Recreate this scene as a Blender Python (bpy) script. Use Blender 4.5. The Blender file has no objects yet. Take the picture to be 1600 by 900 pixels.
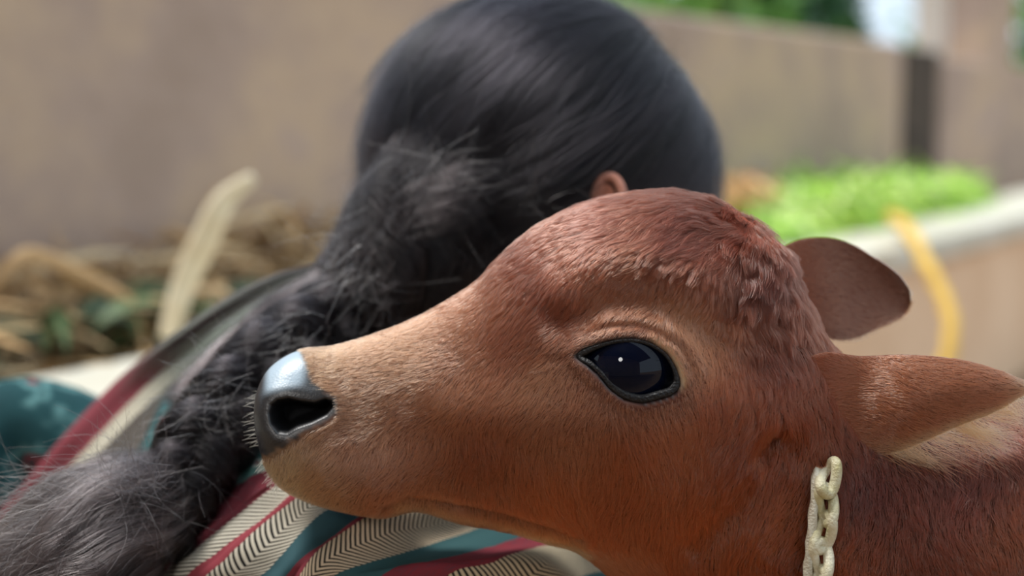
import bpy, bmesh, math, random
import numpy as np
from mathutils import Vector
from mathutils.bvhtree import BVHTree
from mathutils.kdtree import KDTree

sc = bpy.context.scene
C = sc.collection
rng = np.random.default_rng(7)
random.seed(7)

# ------------------------------------------------------------------ camera
FPX = 2222.0
PITCH = math.radians(7.0)
CAM = np.array([0.0, 0.0, 0.75])
RV = np.array([1.0, 0.0, 0.0])
UV_ = np.array([0.0, math.sin(PITCH), math.cos(PITCH)])
FV = np.array([0.0, math.cos(PITCH), -math.sin(PITCH)])
cam = bpy.data.cameras.new('camera'); camo = bpy.data.objects.new('camera', cam); C.objects.link(camo)
camo.location = CAM; camo.rotation_euler = (math.pi/2 - PITCH, 0, 0)
cam.sensor_width = 36.0; cam.lens = 50.0; cam.clip_start = 0.02; cam.clip_end = 300
cam.dof.use_dof = True; cam.dof.focus_distance = 0.675; cam.dof.aperture_fstop = 3.4
sc.camera = camo

# ------------------------------------------------------------------ sky and sun
w = bpy.data.worlds.new('overcast_sky'); sc.world = w; w.use_nodes = True
bg = w.node_tree.nodes['Background']
bg.inputs['Color'].default_value = (0.74, 0.87, 1.0, 1); bg.inputs['Strength'].default_value = 1.12
sun = bpy.data.lights.new('hazy_sun', 'SUN'); suno = bpy.data.objects.new('hazy_sun', sun); C.objects.link(suno)
sun.energy = 3.3; sun.angle = math.radians(16); sun.color = (1.0, 0.97, 0.93)
sd = Vector((-0.42, 0.10, 1.0))                       # direction towards the sun
suno.rotation_euler = sd.to_track_quat('Z', 'Y').to_euler(); suno.location = (0, 0, 6)

lamp = bpy.data.lights.new('added_glint_light', 'AREA'); lampo = bpy.data.objects.new('added_glint_light', lamp); C.objects.link(lampo)  # added light, unseen behind the camera, makes the glint in the eye
lamp.shape = 'DISK'; lamp.size = 0.46; lamp.energy = 14.0; lamp.color = (1.0, 0.98, 0.95); lampo.location = (-1.15, -1.9, 1.95)
lampo.rotation_euler = (Vector((0.1, 0.7, 0.65))-Vector(lampo.location)).to_track_quat('-Z', 'Y').to_euler()

sc.view_settings.view_transform = 'Standard'; sc.view_settings.look = 'None'
sc.view_settings.exposure = 0.10; sc.view_settings.gamma = 1.0; sc.view_settings.use_curve_mapping = False
sc.cycles.max_bounces = 8; sc.cycles.use_denoising = True

# ------------------------------------------------------------------ helpers
def P(px, py, d):
    """a point at depth d metres in front of the camera, seen at pixel px, py"""
    return CAM + d*((px-800)/FPX*RV + (450-py)/FPX*UV_ + FV)
def lin(c):
    c = np.asarray(c, float)/255.0
    return np.where(c <= 0.04045, c/12.92, ((c+0.055)/1.055)**2.4)
def L4(r, g, b): return (*lin((r, g, b)).tolist(), 1.0)
def smooth(a, b, x):
    t = np.clip((x-a)/(b-a), 0, 1); return t*t*(3-2*t)
def empty(name, loc=(0, 0, 0)):
    o = bpy.data.objects.new(name, None); C.objects.link(o); o.location = loc; o.empty_display_size = 0.05
    return o
def tag(o, label=None, cat=None, group=None, kind=None):
    for k, v in (('label', label), ('category', cat), ('group', group), ('kind', kind)):
        if v: o[k] = v
    return o
def mesh_obj(name, verts, faces, mat=None, parent=None, smooth_=True):
    me = bpy.data.meshes.new(name)
    me.from_pydata([tuple(map(float, v)) for v in verts], [], [tuple(int(i) for i in f) for f in faces]); me.update()
    if smooth_: me.polygons.foreach_set('use_smooth', [True]*len(me.polygons))
    o = bpy.data.objects.new(name, me); C.objects.link(o)
    if mat: me.materials.append(mat)
    if parent:
        o.parent = parent; o.location = -Vector(parent.location)
    return o
def fcolor(me, name, cols):
    a = me.attributes.new(name, 'FLOAT_COLOR', 'POINT')
    cc = np.ones((len(cols), 4), np.float32); cc[:, :3] = cols
    a.data.foreach_set('color', cc.ravel())
def grid_faces(nu, nv, off=0, closed=True):
    out = []
    for i in range(nu-1):
        for j in range(nv if closed else nv-1):
            k = (j+1) % nv
            out.append((off+i*nv+j, off+i*nv+k, off+(i+1)*nv+k, off+(i+1)*nv+j))
    return out
def catmull(pts, n, knots=None):
    """interpolating spline through the rows of pts, n samples (or at given parameters)"""
    pts = np.asarray(pts, float); m = len(pts)
    t = np.linspace(0, m-1, n) if knots is None else np.asarray(knots, float)
    i = np.clip(np.floor(t).astype(int), 0, m-2); f = (t-i)[:, None] if pts.ndim == 2 else t-i
    p0 = pts[np.maximum(i-1, 0)]; p1 = pts[i]; p2 = pts[i+1]; p3 = pts[np.minimum(i+2, m-1)]
    return 0.5*((2*p1)+(-p0+p2)*f+(2*p0-5*p1+4*p2-p3)*f**2+(-p0+3*p1-3*p2+p3)*f**3)
def poly_sdf(x, y, poly):
    """signed distance to a polygon, negative inside"""
    poly = np.asarray(poly, float); d = np.full(x.shape, 1e9); ins = np.zeros(x.shape, bool)
    n = len(poly)
    for a in range(n):
        x0, y0 = poly[a]; x1, y1 = poly[(a+1) % n]
        ex, ey = x1-x0, y1-y0
        t = np.clip(((x-x0)*ex+(y-y0)*ey)/(ex*ex+ey*ey+1e-9), 0, 1)
        d = np.minimum(d, np.hypot(x-x0-t*ex, y-y0-t*ey))
        cnd = ((y0 > y) != (y1 > y)) & (x < (x1-x0)*(y-y0)/(y1-y0+1e-12)+x0)
        ins ^= cnd
    return np.where(ins, -d, d)
def line_dist(x, y, pl):
    pl = np.asarray(pl, float); d = np.full(x.shape, 1e9)
    for a in range(len(pl)-1):
        x0, y0 = pl[a]; x1, y1 = pl[a+1]; ex, ey = x1-x0, y1-y0
        t = np.clip(((x-x0)*ex+(y-y0)*ey)/(ex*ex+ey*ey+1e-9), 0, 1)
        d = np.minimum(d, np.hypot(x-x0-t*ex, y-y0-t*ey))
    return d
def closed_spline(poly, n):
    p = np.asarray(poly, float); m = len(p)
    q = np.vstack([p[-1:], p, p[:2]])
    return catmull(q, n, 1+np.linspace(0, m, n, endpoint=False))
def vnoise(p, scale, seed=0):
    """cheap smooth value noise for arrays of points, about -1..1"""
    r = np.random.default_rng(100+seed); out = np.zeros(len(p))
    for k in range(7):
        a = r.normal(size=3); a *= scale*(0.6+0.25*k)/np.linalg.norm(a)
        out += np.sin(p@a+r.uniform(0, 6.28))
    return out/3.2
def normals_of(G, closed=True):
    """normals of a grid (U,V,3)"""
    du = np.gradient(G, axis=0)
    if closed: dv = (np.roll(G, -1, 1)-np.roll(G, 1, 1))/2
    else: dv = np.gradient(G, axis=1)
    n = np.cross(du, dv); l = np.linalg.norm(n, axis=2, keepdims=True)
    return n/np.maximum(l, 1e-12)
def idw(x, y, pts, vals, pw=2.0, eps=34.0):
    pts = np.asarray(pts, float); vals = np.asarray(vals, float)
    out = np.zeros((len(x), vals.shape[1])); ws = np.zeros(len(x))
    for (a, b), v in zip(pts, vals):
        wgt = 1.0/((x-a)**2+(y-b)**2+eps**2)**(pw/2*1.5)
        out += wgt[:, None]*v; ws += wgt
    return out/ws[:, None]

# ---- materials
def new_mat(name):
    m = bpy.data.materials.new(name); m.use_nodes = True
    return m, m.node_tree, m.node_tree.nodes['Principled BSDF']
def node(nt, t, **kw):
    n = nt.nodes.new(t)
    for k, v in kw.items():
        if k[0] == '_': setattr(n, k[1:], v)
        else: n.inputs[k].default_value = v
    return n
def mathn(nt, op, a, b=None, c=None):
    n = nt.nodes.new('ShaderNodeMath'); n.operation = op
    for i, v in enumerate((a, b, c)):
        if v is None: continue
        if isinstance(v, (int, float)): n.inputs[i].default_value = v
        else: nt.links.new(v, n.inputs[i])
    return n.outputs[0]
def mixc(nt, f, a, b):
    n = nt.nodes.new('ShaderNodeMix'); n.data_type = 'RGBA'
    for i, v in ((0, f), (6, a), (7, b)):
        if isinstance(v, (int, float, tuple)): n.inputs[i].default_value = v
        else: nt.links.new(v, n.inputs[i])
    return n.outputs[2]
def plain(name, col, rough=0.8, spec=0.3, noise=None, bump=0.0, bscale=60, coat=0):
    m, nt, b = new_mat(name)
    b.inputs['Base Color'].default_value = col; b.inputs['Roughness'].default_value = rough
    b.inputs['Specular IOR Level'].default_value = spec
    if coat: b.inputs['Coat Weight'].default_value = coat; b.inputs['Coat Roughness'].default_value = 0.03
    tc = node(nt, 'ShaderNodeTexCoord')
    if noise:
        sc_, cols = noise
        n1 = node(nt, 'ShaderNodeTexNoise', Scale=sc_, Detail=6.0, Roughness=0.6)
        nt.links.new(tc.outputs['Object'], n1.inputs['Vector'])
        r = node(nt, 'ShaderNodeValToRGB'); e = r.color_ramp.elements
        e[0].position = 0.32; e[0].color = cols[0]; e[1].position = 0.68; e[1].color = cols[-1]
        for k, c in enumerate(cols[1:-1]):
            q = e.new(0.32+0.36*(k+1)/(len(cols)-1)); q.color = c
        nt.links.new(n1.outputs['Fac'], r.inputs['Fac']); nt.links.new(r.outputs['Color'], b.inputs['Base Color'])
    if bump:
        n2 = node(nt, 'ShaderNodeTexNoise', Scale=float(bscale), Detail=5.0)
        nt.links.new(tc.outputs['Object'], n2.inputs['Vector'])
        bp = node(nt, 'ShaderNodeBump', Strength=bump, Distance=0.01)
        nt.links.new(n2.outputs['Fac'], bp.inputs['Height']); nt.links.new(bp.outputs['Normal'], b.inputs['Normal'])
    return m
def attr_mat(name, attr, rough=0.6, spec=0.3, hair=False, bump=0):
    m, nt, b = new_mat(name)
    a = node(nt, 'ShaderNodeAttribute', _attribute_name=attr)
    if hair:
        nt.nodes.remove(b)
        h = node(nt, 'ShaderNodeBsdfHairPrincipled'); h.model = 'CHIANG'; h.parametrization = 'COLOR'
        h.inputs['Roughness'].default_value = rough; h.inputs['Radial Roughness'].default_value = 0.55
        h.inputs['Coat'].default_value = spec; h.inputs['Random Roughness'].default_value = 0.2
        h.inputs['IOR'].default_value = 1.36 if 'black' in name else 1.5
        nt.links.new(a.outputs['Color'], h.inputs['Color'])
        nt.links.new(h.outputs[0], nt.nodes['Material Output'].inputs['Surface'])
    else:
        nt.links.new(a.outputs['Color'], b.inputs['Base Color'])
        b.inputs['Roughness'].default_value = rough; b.inputs['Specular IOR Level'].default_value = spec
        if bump:
            tc = node(nt, 'ShaderNodeTexCoord')
            n2 = node(nt, 'ShaderNodeTexNoise', Scale=500.0, Detail=3.0)
            nt.links.new(tc.outputs['Object'], n2.inputs['Vector'])
            bp = node(nt, 'ShaderNodeBump', Strength=bump, Distance=0.001)
            nt.links.new(n2.outputs['Fac'], bp.inputs['Height']); nt.links.new(bp.outputs['Normal'], b.inputs['Normal'])
    return m
def strands(name, pts, radius, cols, mat, parent, taper=0.25):
    """pts (N,K,3), radius (N,), cols (N,3): one hair-curves object"""
    N, K, _ = pts.shape
    cv = bpy.data.hair_curves.new(name); cv.add_curves([K]*N)
    cv.position_data.foreach_set('vector', np.ascontiguousarray(pts, np.float32).ravel())
    prof = np.linspace(1, taper, K)**0.8
    r = cv.attributes.get('radius') or cv.attributes.new('radius', 'FLOAT', 'POINT')
    r.data.foreach_set('value', (radius[:, None]*prof[None]).astype(np.float32).ravel())
    a = cv.attributes.new('tint', 'FLOAT_COLOR', 'CURVE'); cc = np.ones((N, 4), np.float32); cc[:, :3] = cols
    a.data.foreach_set('color', cc.ravel())
    cv.materials.append(mat)
    o = bpy.data.objects.new(name, cv); C.objects.link(o)
    if parent: o.parent = parent; o.location = -Vector(parent.location)
    o['kind'] = 'stuff'
    return o

# ================================================================== SETTING
u2 = np.array([0.54, 0.84]); u2 /= np.linalg.norm(u2); n2_ = np.array([-u2[1], u2[0]])
def W(t, p, z):
    q = t*u2+p*n2_; return np.array([q[0], q[1], z])
def tbox(t0, t1, p0, p1, z0, z1, nz=1):
    v = [W(t, p, z) for z in (z0, z1) for p in (p0, p1) for t in (t0, t1)]
    f = [(0, 2, 3, 1), (4, 5, 7, 6), (0, 1, 5, 4), (2, 6, 7, 3), (0, 4, 6, 2), (1, 3, 7, 5)]
    return v, f
def tb(name, args, mat, parent=None, bevel=0.0):
    v, f = tbox(*args)
    o = mesh_obj(name, v, f, mat, parent, False)
    if bevel:
        m = o.modifiers.new('bevel', 'BEVEL'); m.width = bevel; m.segments = 3
    return o
m_ground = plain('packed_earth', L4(150, 125, 100), 0.95, 0.1, (3.0, [L4(135, 110, 88), L4(165, 138, 112)]), 0.4, 30)
m_wall = plain('mud_plaster', L4(172, 150, 134), 0.95, 0.1,
               (2.2, [L4(160, 140, 126), L4(173, 152, 138), L4(190, 166, 142), L4(170, 151, 146)]), 0.4, 24)
m_rim = plain('limewashed_cement', L4(205, 200, 185), 0.85, 0.2, (7.0, [L4(190, 185, 165), L4(214, 210, 196)]), 0.3, 60)
m_front = plain('trough_render', L4(226, 194, 162), 0.9, 0.1, (4.0, [L4(216, 182, 148), L4(234, 204, 172)]), 0.3, 40)
m_post = plain('dark_timber', L4(70, 60, 50), 0.8, 0.2, (14.0, [L4(55, 47, 40), L4(88, 76, 64)]), 0.4, 60)
m_pale = plain('pale_cement', L4(228, 224, 215), 0.85, 0.2, (5.0, [L4(216, 212, 202), L4(236, 233, 224)]), 0.2, 30)

gv = [(-40, -20, 0), (40, -20, 0), (40, 60, 0), (-40, 60, 0)]
tag(mesh_obj('floor', gv, [(0, 1, 2, 3)], m_ground, None, False), kind='structure')
tag(tb('wall_back', (-2.2, 4.72, 1.487, 1.66, 0, 0.98), m_wall, bevel=0.02), kind='structure')
tag(tb('added_shade_wall', (-3.2, -3.0, -4.0, 4.0, 0, 2.7), m_wall), kind='structure')  # added wall, unseen behind the camera, holds back fill light
m_sheet = plain('shade_roof_sheet', L4(120, 118, 112), 0.6, 0.4)
tag(tb('added_shade_roof', (-3.3, -0.35, -4.2, 4.2, 2.7, 2.73), m_sheet), kind='structure')  # added roof, out of view, cuts sky light from the camera side
tag(tb('wall_right', (5.15, 12.0, 1.487, 1.66, 0, 0.95), m_wall, bevel=0.02), kind='structure')
po = tb('timber_post', (4.73, 5.14, 1.488, 1.63, 0, 0.97), m_post, bevel=0.01)
tag(po, 'dark narrow timber post closing the end of the low brown wall', 'post')
tag(tb('pillar', (5.80, 6.20, 1.488, 1.665, 0, 2.9), m_wall, bevel=0.02), 'thick brown mud-plastered pillar rising above the low wall at right', 'pillar')
v, f = tbox(6.05, 6.75, 1.80, 1.90, 0.0, 2.6)
v = [np.array(q) for q in v]
for i in range(4): v[i] += W(0.20, 0, 0)
pp = mesh_obj('concrete_post', v, f, m_pale, None, False)
tag(pp, 'pale grey leaning concrete post behind the low wall, left of the brown pillar', 'post')

trough = empty('feeding_trough', W(2.0, 0.9, 0))
tag(trough, 'long cement feeding trough with pale rim and tan front, running along the wall', 'trough')
tb('front_panel', (-1.6, 8.5, 0.955, 1.06, 0.0, 0.41), m_front, trough)
tb('rim', (-1.6, 8.5, 0.93, 1.25, 0.41, 0.471), m_rim, trough, 0.012)
tb('basin', (-1.6, 8.5, 1.06, 1.485, 0.28, 0.33), m_front, trough)

# ---- ribbons of hay / grass
def ribbons(name, N, tr, pr, zf, lr, wr, cols, mat, up=0.4, parent=None, seg=5, along=0.0):
    V = []; F = []; K = []
    for i in range(N):
        t = rng.uniform(*tr); p = rng.uniform(*pr); z = zf(t, p)*rng.uniform(0.75, 1.0)+0.0
        az = rng.uniform(0, 2*math.pi); el = rng.normal(0, up); L = rng.uniform(*lr); wd = rng.uniform(*wr)
        d = np.array([math.cos(az)*math.cos(el), math.sin(az)*math.cos(el), math.sin(el)])
        if along: d = d*(1-along)+np.array([*u2, 0])*along*rng.choice((-1, 1)); d /= np.linalg.norm(d)
        side = np.cross(d, [0, 0, 1]); side /= np.linalg.norm(side)+1e-9
        side = side*math.cos(1.0)+np.cross(d, side)*rng.uniform(-1, 1); side /= np.linalg.norm(side)
        sag = rng.uniform(0.1, 0.9)*L; c = cols[rng.integers(len(cols))]*rng.uniform(0.8, 1.2)
        b0 = len(V); o = W(t, p, z)
        for s in range(seg+1):
            q = s/seg; pt = o+d*L*(q-0.5)+np.array([0, 0, -sag*(q-0.5)**2]); ww = wd*(1-abs(2*q-1)**3)*0.5+0.0003
            if np.dot(pt[:2], n2_) > 1.475: pt[:2] -= n2_*(np.dot(pt[:2], n2_)-1.475)
            pt[2] = max(pt[2], 0.34 if np.dot(pt[:2], n2_) > 1.255 else 0.475)
            V += [pt-side*ww, pt+side*ww+np.array([0, 0, 0.0008])]; K += [c, c]
        for s in range(seg): F.append((b0+2*s, b0+2*s+1, b0+2*s+3, b0+2*s+2))
    o = mesh_obj(name, V, F, mat, parent); fcolor(o.data, 'tint', np.clip(np.array(K), 0, 1)); o['kind'] = 'stuff'
    return o
m_straw = attr_mat('dry_straw', 'tint', 0.75, 0.2)
m_leaf = attr_mat('fresh_leaf', 'tint', 0.5, 0.4)
hcol = [lin(c) for c in ((222, 192, 146), (204, 172, 128), (176, 148, 112), (228, 204, 164), (196, 160, 116), (165, 140, 110))]
hz = lambda t, p: 0.42+0.16*min(1, max(0, (p-1.25)/0.15))+0.02*math.sin(t*9)
tag(ribbons('hay', 2300, (0.6, 2.9), (1.31, 1.47), hz, (0.06, 0.28), (0.004, 0.014), hcol, m_straw, 0.35),
    'tangled dry hay and maize leaves heaped in the trough at left', 'hay')
dcol = [lin(c) for c in ((70, 85, 50), (55, 75, 45), (90, 110, 70), (60, 70, 50))]
tag(ribbons('green_fodder_leaves', 200, (0.75, 1.75), (1.27, 1.38), lambda t, p: 0.53, (0.05, 0.14), (0.012, 0.03), dcol, m_leaf, 0.2),
    'dark green fodder leaves scattered at the near edge of the hay', 'leaves')
gcol = [lin(c) for c in ((190, 225, 90), (170, 215, 85), (205, 232, 120), (150, 200, 80), (222, 232, 165))]
gz = lambda t, p: 0.535+0.04*math.sin((t-2.9)*1.8)
tag(ribbons('cut_grass', 3000, (2.75, 4.55), (1.16, 1.46), gz, (0.08, 0.25), (0.006, 0.016), gcol, m_leaf, 0.45),
    'heap of bright yellow-green cut grass in the trough at right', 'grass')
ocol = [lin(c) for c in ((226, 180, 130), (214, 165, 112), (232, 200, 150))]
tag(ribbons('straw', 500, (2.75, 3.05), (1.26, 1.44), lambda t, p: 0.61, (0.05, 0.14), (0.006, 0.014), ocol, m_straw, 0.4),
    'small clump of orange-tan straw beside the bright cut grass', 'straw')

# dry maize blade standing out of the hay
def blade(name, pts, widths, col, label):
    c = catmull(pts, 30); ws = catmull(np.array(widths)[:, None], 30)[:, 0]; V = []; F = []
    for k in range(30):
        tgt = c[min(k+1, 29)]-c[max(k-1, 0)]; s = np.cross(tgt, FV); s /= np.linalg.norm(s); b = np.cross(tgt, s); b /= np.linalg.norm(b)
        for j in range(10):
            a = 2*math.pi*j/10; V.append(c[k]+s*math.cos(a)*ws[k]+b*math.sin(a)*ws[k]*0.45)
    F = grid_faces(30, 10)+[tuple(range(9, -1, -1)), tuple(290+j for j in range(10))]
    o = mesh_obj(name, V, F, col); tag(o, label, 'leaf'); return o
m_blade = plain('dry_leaf', L4(214, 196, 158), 0.7, 0.2, (20.0, [L4(222, 202, 164), L4(246, 236, 210)]))
blade('dry_maize_leaf', [P(262, 530, 1.62), P(285, 450, 1.62), P(318, 380, 1.60), P(350, 315, 1.58), P(395, 278, 1.56)],
      [0.011, 0.014, 0.016, 0.013, 0.007], m_blade, 'pale dry maize leaf standing up out of the hay')
m_blade2 = plain('tan_leaf', L4(198, 164, 122), 0.7, 0.2)
blade('dry_maize_leaf', [P(-20, 470, 1.6), P(20, 410, 1.6), P(60, 400, 1.62), P(150, 440, 1.65), P(210, 470, 1.65)],
      [0.004, 0.007, 0.009, 0.008, 0.003], m_blade2, 'tan dry leaf arching over the hay at the left edge')

# yellow rope over the trough rim
def tube(name, pts, r, mat, parent=None, n=60, m=12, twist=0.0):
    c = catmull(pts, n); rr = np.full(n, r) if np.isscalar(r) else catmull(np.array(r)[:, None], n)[:, 0]
    V = []; up = np.array([0.3, 0.2, 1.0])
    for k in range(n):
        tg = c[min(k+1, n-1)]-c[max(k-1, 0)]; tg = tg/np.linalg.norm(tg)
        s = np.cross(tg, up); s /= np.linalg.norm(s); b = np.cross(s, tg); up = b
        for j in range(m):
            a = 2*math.pi*j/m; rad = rr[k]*(1+(0.16*math.cos(3*a-twist*k) if twist else 0))
            V.append(c[k]+(s*math.cos(a)+b*math.sin(a))*rad)
    F = grid_faces(n, m)+[tuple(range(m-1, -1, -1)), tuple((n-1)*m+j for j in range(m))]
    return mesh_obj(name, V, F, mat, parent)
m_rope = plain('yellow_rope', L4(232, 190, 92), 0.7, 0.3)
rp = tube('rope', [P(1393, 338, 3.30), P(1418, 358, 2.95), P(1445, 408, 2.82), P(1472, 460, 2.76), P(1486, 510, 2.72), P(1476, 570, 2.70), P(1440, 640, 2.70), P(1400, 730, 2.71)],
          0.014, m_rope, None, 120, 12, 0.5)
tag(rp, 'yellow twisted rope hanging in a curve over the trough rim', 'rope')

# ---- trees beyond the wall
m_bark = plain('bark', L4(90, 75, 58), 0.9, 0.1, (10.0, [L4(70, 58, 45), L4(110, 92, 72)]))
def tree(px, d, h, r, cols, label, n=1500):
    base = P(px, 174, d); base[2] = 0
    t = empty('tree', base); tag(t, label, 'tree', None)
    tube('trunk', [base, base+np.array([0.05, 0, h*0.35]), base+np.array([0.0, 0.05, h*0.75])], [0.14, 0.10, 0.05], m_bark, t, 12, 10)
    V = []; F = []; K = []
    for i in range(n):
        q = rng.normal(size=3); q /= np.linalg.norm(q); rad = r*rng.uniform(0.45, 1.0)**0.6*(1+0.2*math.sin(5*q[0]+3*q[2]))
        c = base+np.array([0, 0, h*0.62])+q*rad*np.array([1, 1, 0.9*h/(2*r)])
        a = rng.normal(size=3); a /= np.linalg.norm(a); b = np.cross(a, q+rng.normal(size=3)*0.3); b /= np.linalg.norm(b)
        s = rng.uniform(0.06, 0.14); b0 = len(V)
        V += [c-a*s, c+b*s*0.4, c+a*s, c-b*s*0.4]; F.append((b0, b0+1, b0+2, b0+3))
        k = cols[rng.integers(len(cols))]*rng.uniform(0.7, 1.25); K += [k]*4
    o = mesh_obj('foliage', V, F, m_leaf, t); fcolor(o.data, 'tint', np.clip(np.array(K), 0, 1)); o['kind'] = 'stuff'
g1 = [lin(c) for c in ((110, 165, 75), (140, 190, 95), (90, 145, 65))]
g2 = [lin(c) for c in ((60, 105, 60), (85, 130, 75), (45, 90, 55))]
g3 = [lin(c) for c in ((175, 210, 140), (150, 195, 110), (190, 215, 160))]
tree(985, 12.5, 1.9, 0.6, g3, 'low pale green shrub behind the wall, beside the woman\'s head')
tree(1120, 9.0, 2.3, 0.62, g1, 'mid green leafy tree behind the middle of the wall')
tree(1245, 11.2, 2.3, 0.62, g2, 'dark green tree behind the wall, left of the sky gap')
tree(1610, 10.0, 3.0, 0.85, g1, 'bright green tree beyond the pillar at the right edge')

# ================================================================== CALF
DC = 0.72; SP = DC/FPX
def Q(X, Y, D):
    """calf space (1 unit = 0.324 mm, X along the head, Y down, D away) to world"""
    return CAM + DC*FV + SP*(np.multiply.outer(np.asarray(X, float)-800, RV) + np.multiply.outer(450-np.asarray(Y, float), UV_) + np.multiply.outer(np.asarray(D, float), FV))
# station: top x,y, bottom x,y, half width, level of widest point, exponents above / below
ST = [
 (404, 640, 406, 662,  26, .50, 2.0, 2.0),
 (407, 605, 410, 692,  58, .50, 2.2, 2.2),
 (420, 578, 418, 722,  74, .52, 2.3, 2.3),
 (444, 558, 436, 752,  84, .55, 2.4, 2.3),
 (474, 546, 468, 774,  88, .58, 2.4, 2.3),
 (520, 541, 525, 794,  88, .60, 2.3, 2.3),
 (575, 526, 596, 806,  86, .60, 2.2, 2.3),
 (635, 504, 655, 797,  88, .60, 2.1, 2.2),
 (695, 474, 720, 815,  98, .58, 2.1, 2.2),
 (745, 441, 785, 826, 114, .55, 2.1, 2.2),
 (790, 398, 845, 842, 132, .52, 2.2, 2.2),
 (850, 352, 905, 862, 152, .48, 2.3, 2.1),
 (930, 318, 965, 912, 168, .44, 2.4, 2.0),
 (1020, 304, 1035, 1000, 174, .42, 2.4, 2.0),
 (1105, 314, 1110, 1095, 172, .42, 2.3, 2.0),
 (1175, 348, 1180, 1210, 164, .43, 2.2, 2.0),
 (1225, 398, 1290, 1270, 150, .45, 2.1, 2.0),
 (1252, 462, 1420, 1320, 142, .48, 2.0, 2.0),
 (1292, 534, 1560, 1350, 150, .50, 2.0, 2.0),
 (1380, 606, 1700, 1375, 180, .52, 2.0, 2.0),
 (1540, 630, 1860, 1400, 230, .54, 2.0, 2.0),
 (1780, 630, 2060, 1450, 300, .56, 2.0, 2.0),
 (2150, 640, 2300, 1500, 360, .56, 2.0, 2.0),
 (2600, 650, 2620, 1520, 380, .56, 2.0, 2.0),
 (2950, 680, 2900, 1450, 320, .54, 2.0, 2.0),
 (3100, 760, 3060, 1250, 200, .50, 2.0, 2.0),
 (3150, 900, 3140, 1050,  60, .50, 2.0, 2.0)]
ST = np.array(ST, float)
kn = np.concatenate([np.linspace(0, 5, 80, endpoint=False), np.linspace(5, 17, 230, endpoint=False), np.linspace(17, 26, 80)])
S = catmull(ST, 0, kn); NU = len(S); NV = 400
th = np.linspace(0, 2*math.pi, NV, endpoint=False)
# more points on the near side (theta around pi/2)
th = th-0.25*np.sin(2*th)*0.0
ct, st_ = np.cos(th), np.sin(th)
GX = np.zeros((NU, NV)); GY = GX.copy(); GD = GX.copy()
for i in range(NU):
    tx, ty, bx, by, hw, m, e1, e2 = S[i]
    ax, ay = bx-tx, by-ty
    e = np.where(ct > 0, e1, e2)
    a = np.abs(ct)**(2/e); b = np.abs(st_)**(2/e)
    f = np.where(ct > 0, m-m*a, m+(1-m)*a)
    GX[i] = tx+ax*f; GY[i] = ty+ay*f; GD[i] = -np.sign(st_)*b*hw
# pinch the muzzle/jaw, features as displacement along the normal (both sides alike)
def world(GX, GY, GD): return Q(GX, GY, GD)
POS = world(GX, GY, GD)
NRM = normals_of(POS)
cc = POS.reshape(-1, 3).mean(0)
if np.mean(np.sum(NRM[100:200]*(POS[100:200]-POS[100:200].mean(1, keepdims=True)), axis=2)) < 0: NRM = -NRM
# apparent pixel position (as seen from the side the photograph shows) used to lay out features on both flanks
kk = 1+(-np.abs(GD))*SP/DC
AX = 800+(GX-800)/kk; AY = 450+(GY-450)/kk
lat = smooth(0.25, 0.6, np.abs(GD)/np.maximum(S[:, 4][:, None], 1))
EYE = [(903, 556), (918, 546), (940, 538), (965, 532), (992, 531), (1018, 538), (1040, 553), (1054, 575), (1060, 597), (1052, 612), (1030, 620), (1003, 626), (976, 620), (954, 604), (938, 584), (922, 570)]
NOS = [(420, 646), (423, 632), (433, 624), (450, 621), (469, 625), (491, 628), (508, 622), (519, 626), (521, 637), (511, 649), (487, 661), (464, 669), (449, 678), (434, 676), (423, 663)]
PAD = [(300, 500), (466, 545), (478, 560), (484, 582), (492, 600), (508, 611), (527, 620), (529, 645), (508, 661), (476, 675), (458, 688), (440, 700), (425, 712), (300, 720)]
sE = poly_sdf(AX, AY, EYE); sN = poly_sdf(AX, AY, NOS); sP = poly_sdf(AX, AY, PAD)
def g(x, y, sx, sy, rot=0.0):
    c, s = math.cos(math.radians(rot)), math.sin(math.radians(rot))
    dx, dy = AX-x, AY-y; a = (dx*c+dy*s)/sx; b = (-dx*s+dy*c)/sy
    return np.exp(-0.5*(a*a+b*b))
def ln(pl, sg): return np.exp(-0.5*(line_dist(AX, AY, pl)/sg)**2)
disp = np.zeros_like(AX)
disp += 14*g(990, 575, 105, 66, 12)                                            # orbit
disp += 9*ln([(890, 446), (920, 426), (965, 408), (1030, 405), (1085, 425)], 24)      # brow ridge
disp -= 9*ln([(880, 505), (960, 478), (1040, 480), (1100, 520)], 22)           # hollow under the brow
disp -= 4*g(830, 560, 70, 50)                                                   # hollow before the eye
disp += 7*ln([(1120, 620), (1000, 668), (860, 650), (720, 640)], 34)            # cheek bone
disp -= 8*g(640, 690, 70, 45, 20)
disp += 8*g(560, 740, 60, 40)                                                   # lip pad
disp += 10*g(960, 760, 120, 70, 20)                                             # jaw muscle
disp -= 10*ln([(1225, 700), (1205, 745), (1150, 800), (1090, 850)], 20)         # behind the jaw
disp -= 12*ln([(1212, 680), (1195, 712)], 10)
disp -= 7*ln([(600, 796), (640, 780), (720, 792), (785, 804), (845, 820), (905, 842)], 6)   # lower jaw seam
disp += 9*g(1180, 440, 60, 60)
disp -= 10*g(1150, 560, 45, 60)                                                 # temple
disp += 12*g(1230, 620, 60, 60)                                                 # ear root
disp += 3.0*np.exp(-0.5*((sE-11)/6)**2)*(AY < 600)                              # upper lid roll
disp -= 2.6*np.exp(-0.5*((sE-25)/4.5)**2)*smooth(610, 560, AY)*smooth(915, 965, AX)                  # lid fold
disp += 2.2*np.exp(-0.5*((sE-36)/7)**2)*smooth(610, 560, AY)*smooth(915, 965, AX)
disp += 1.6*np.exp(-0.5*((sE-9)/5)**2)*(AY >= 600)
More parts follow.
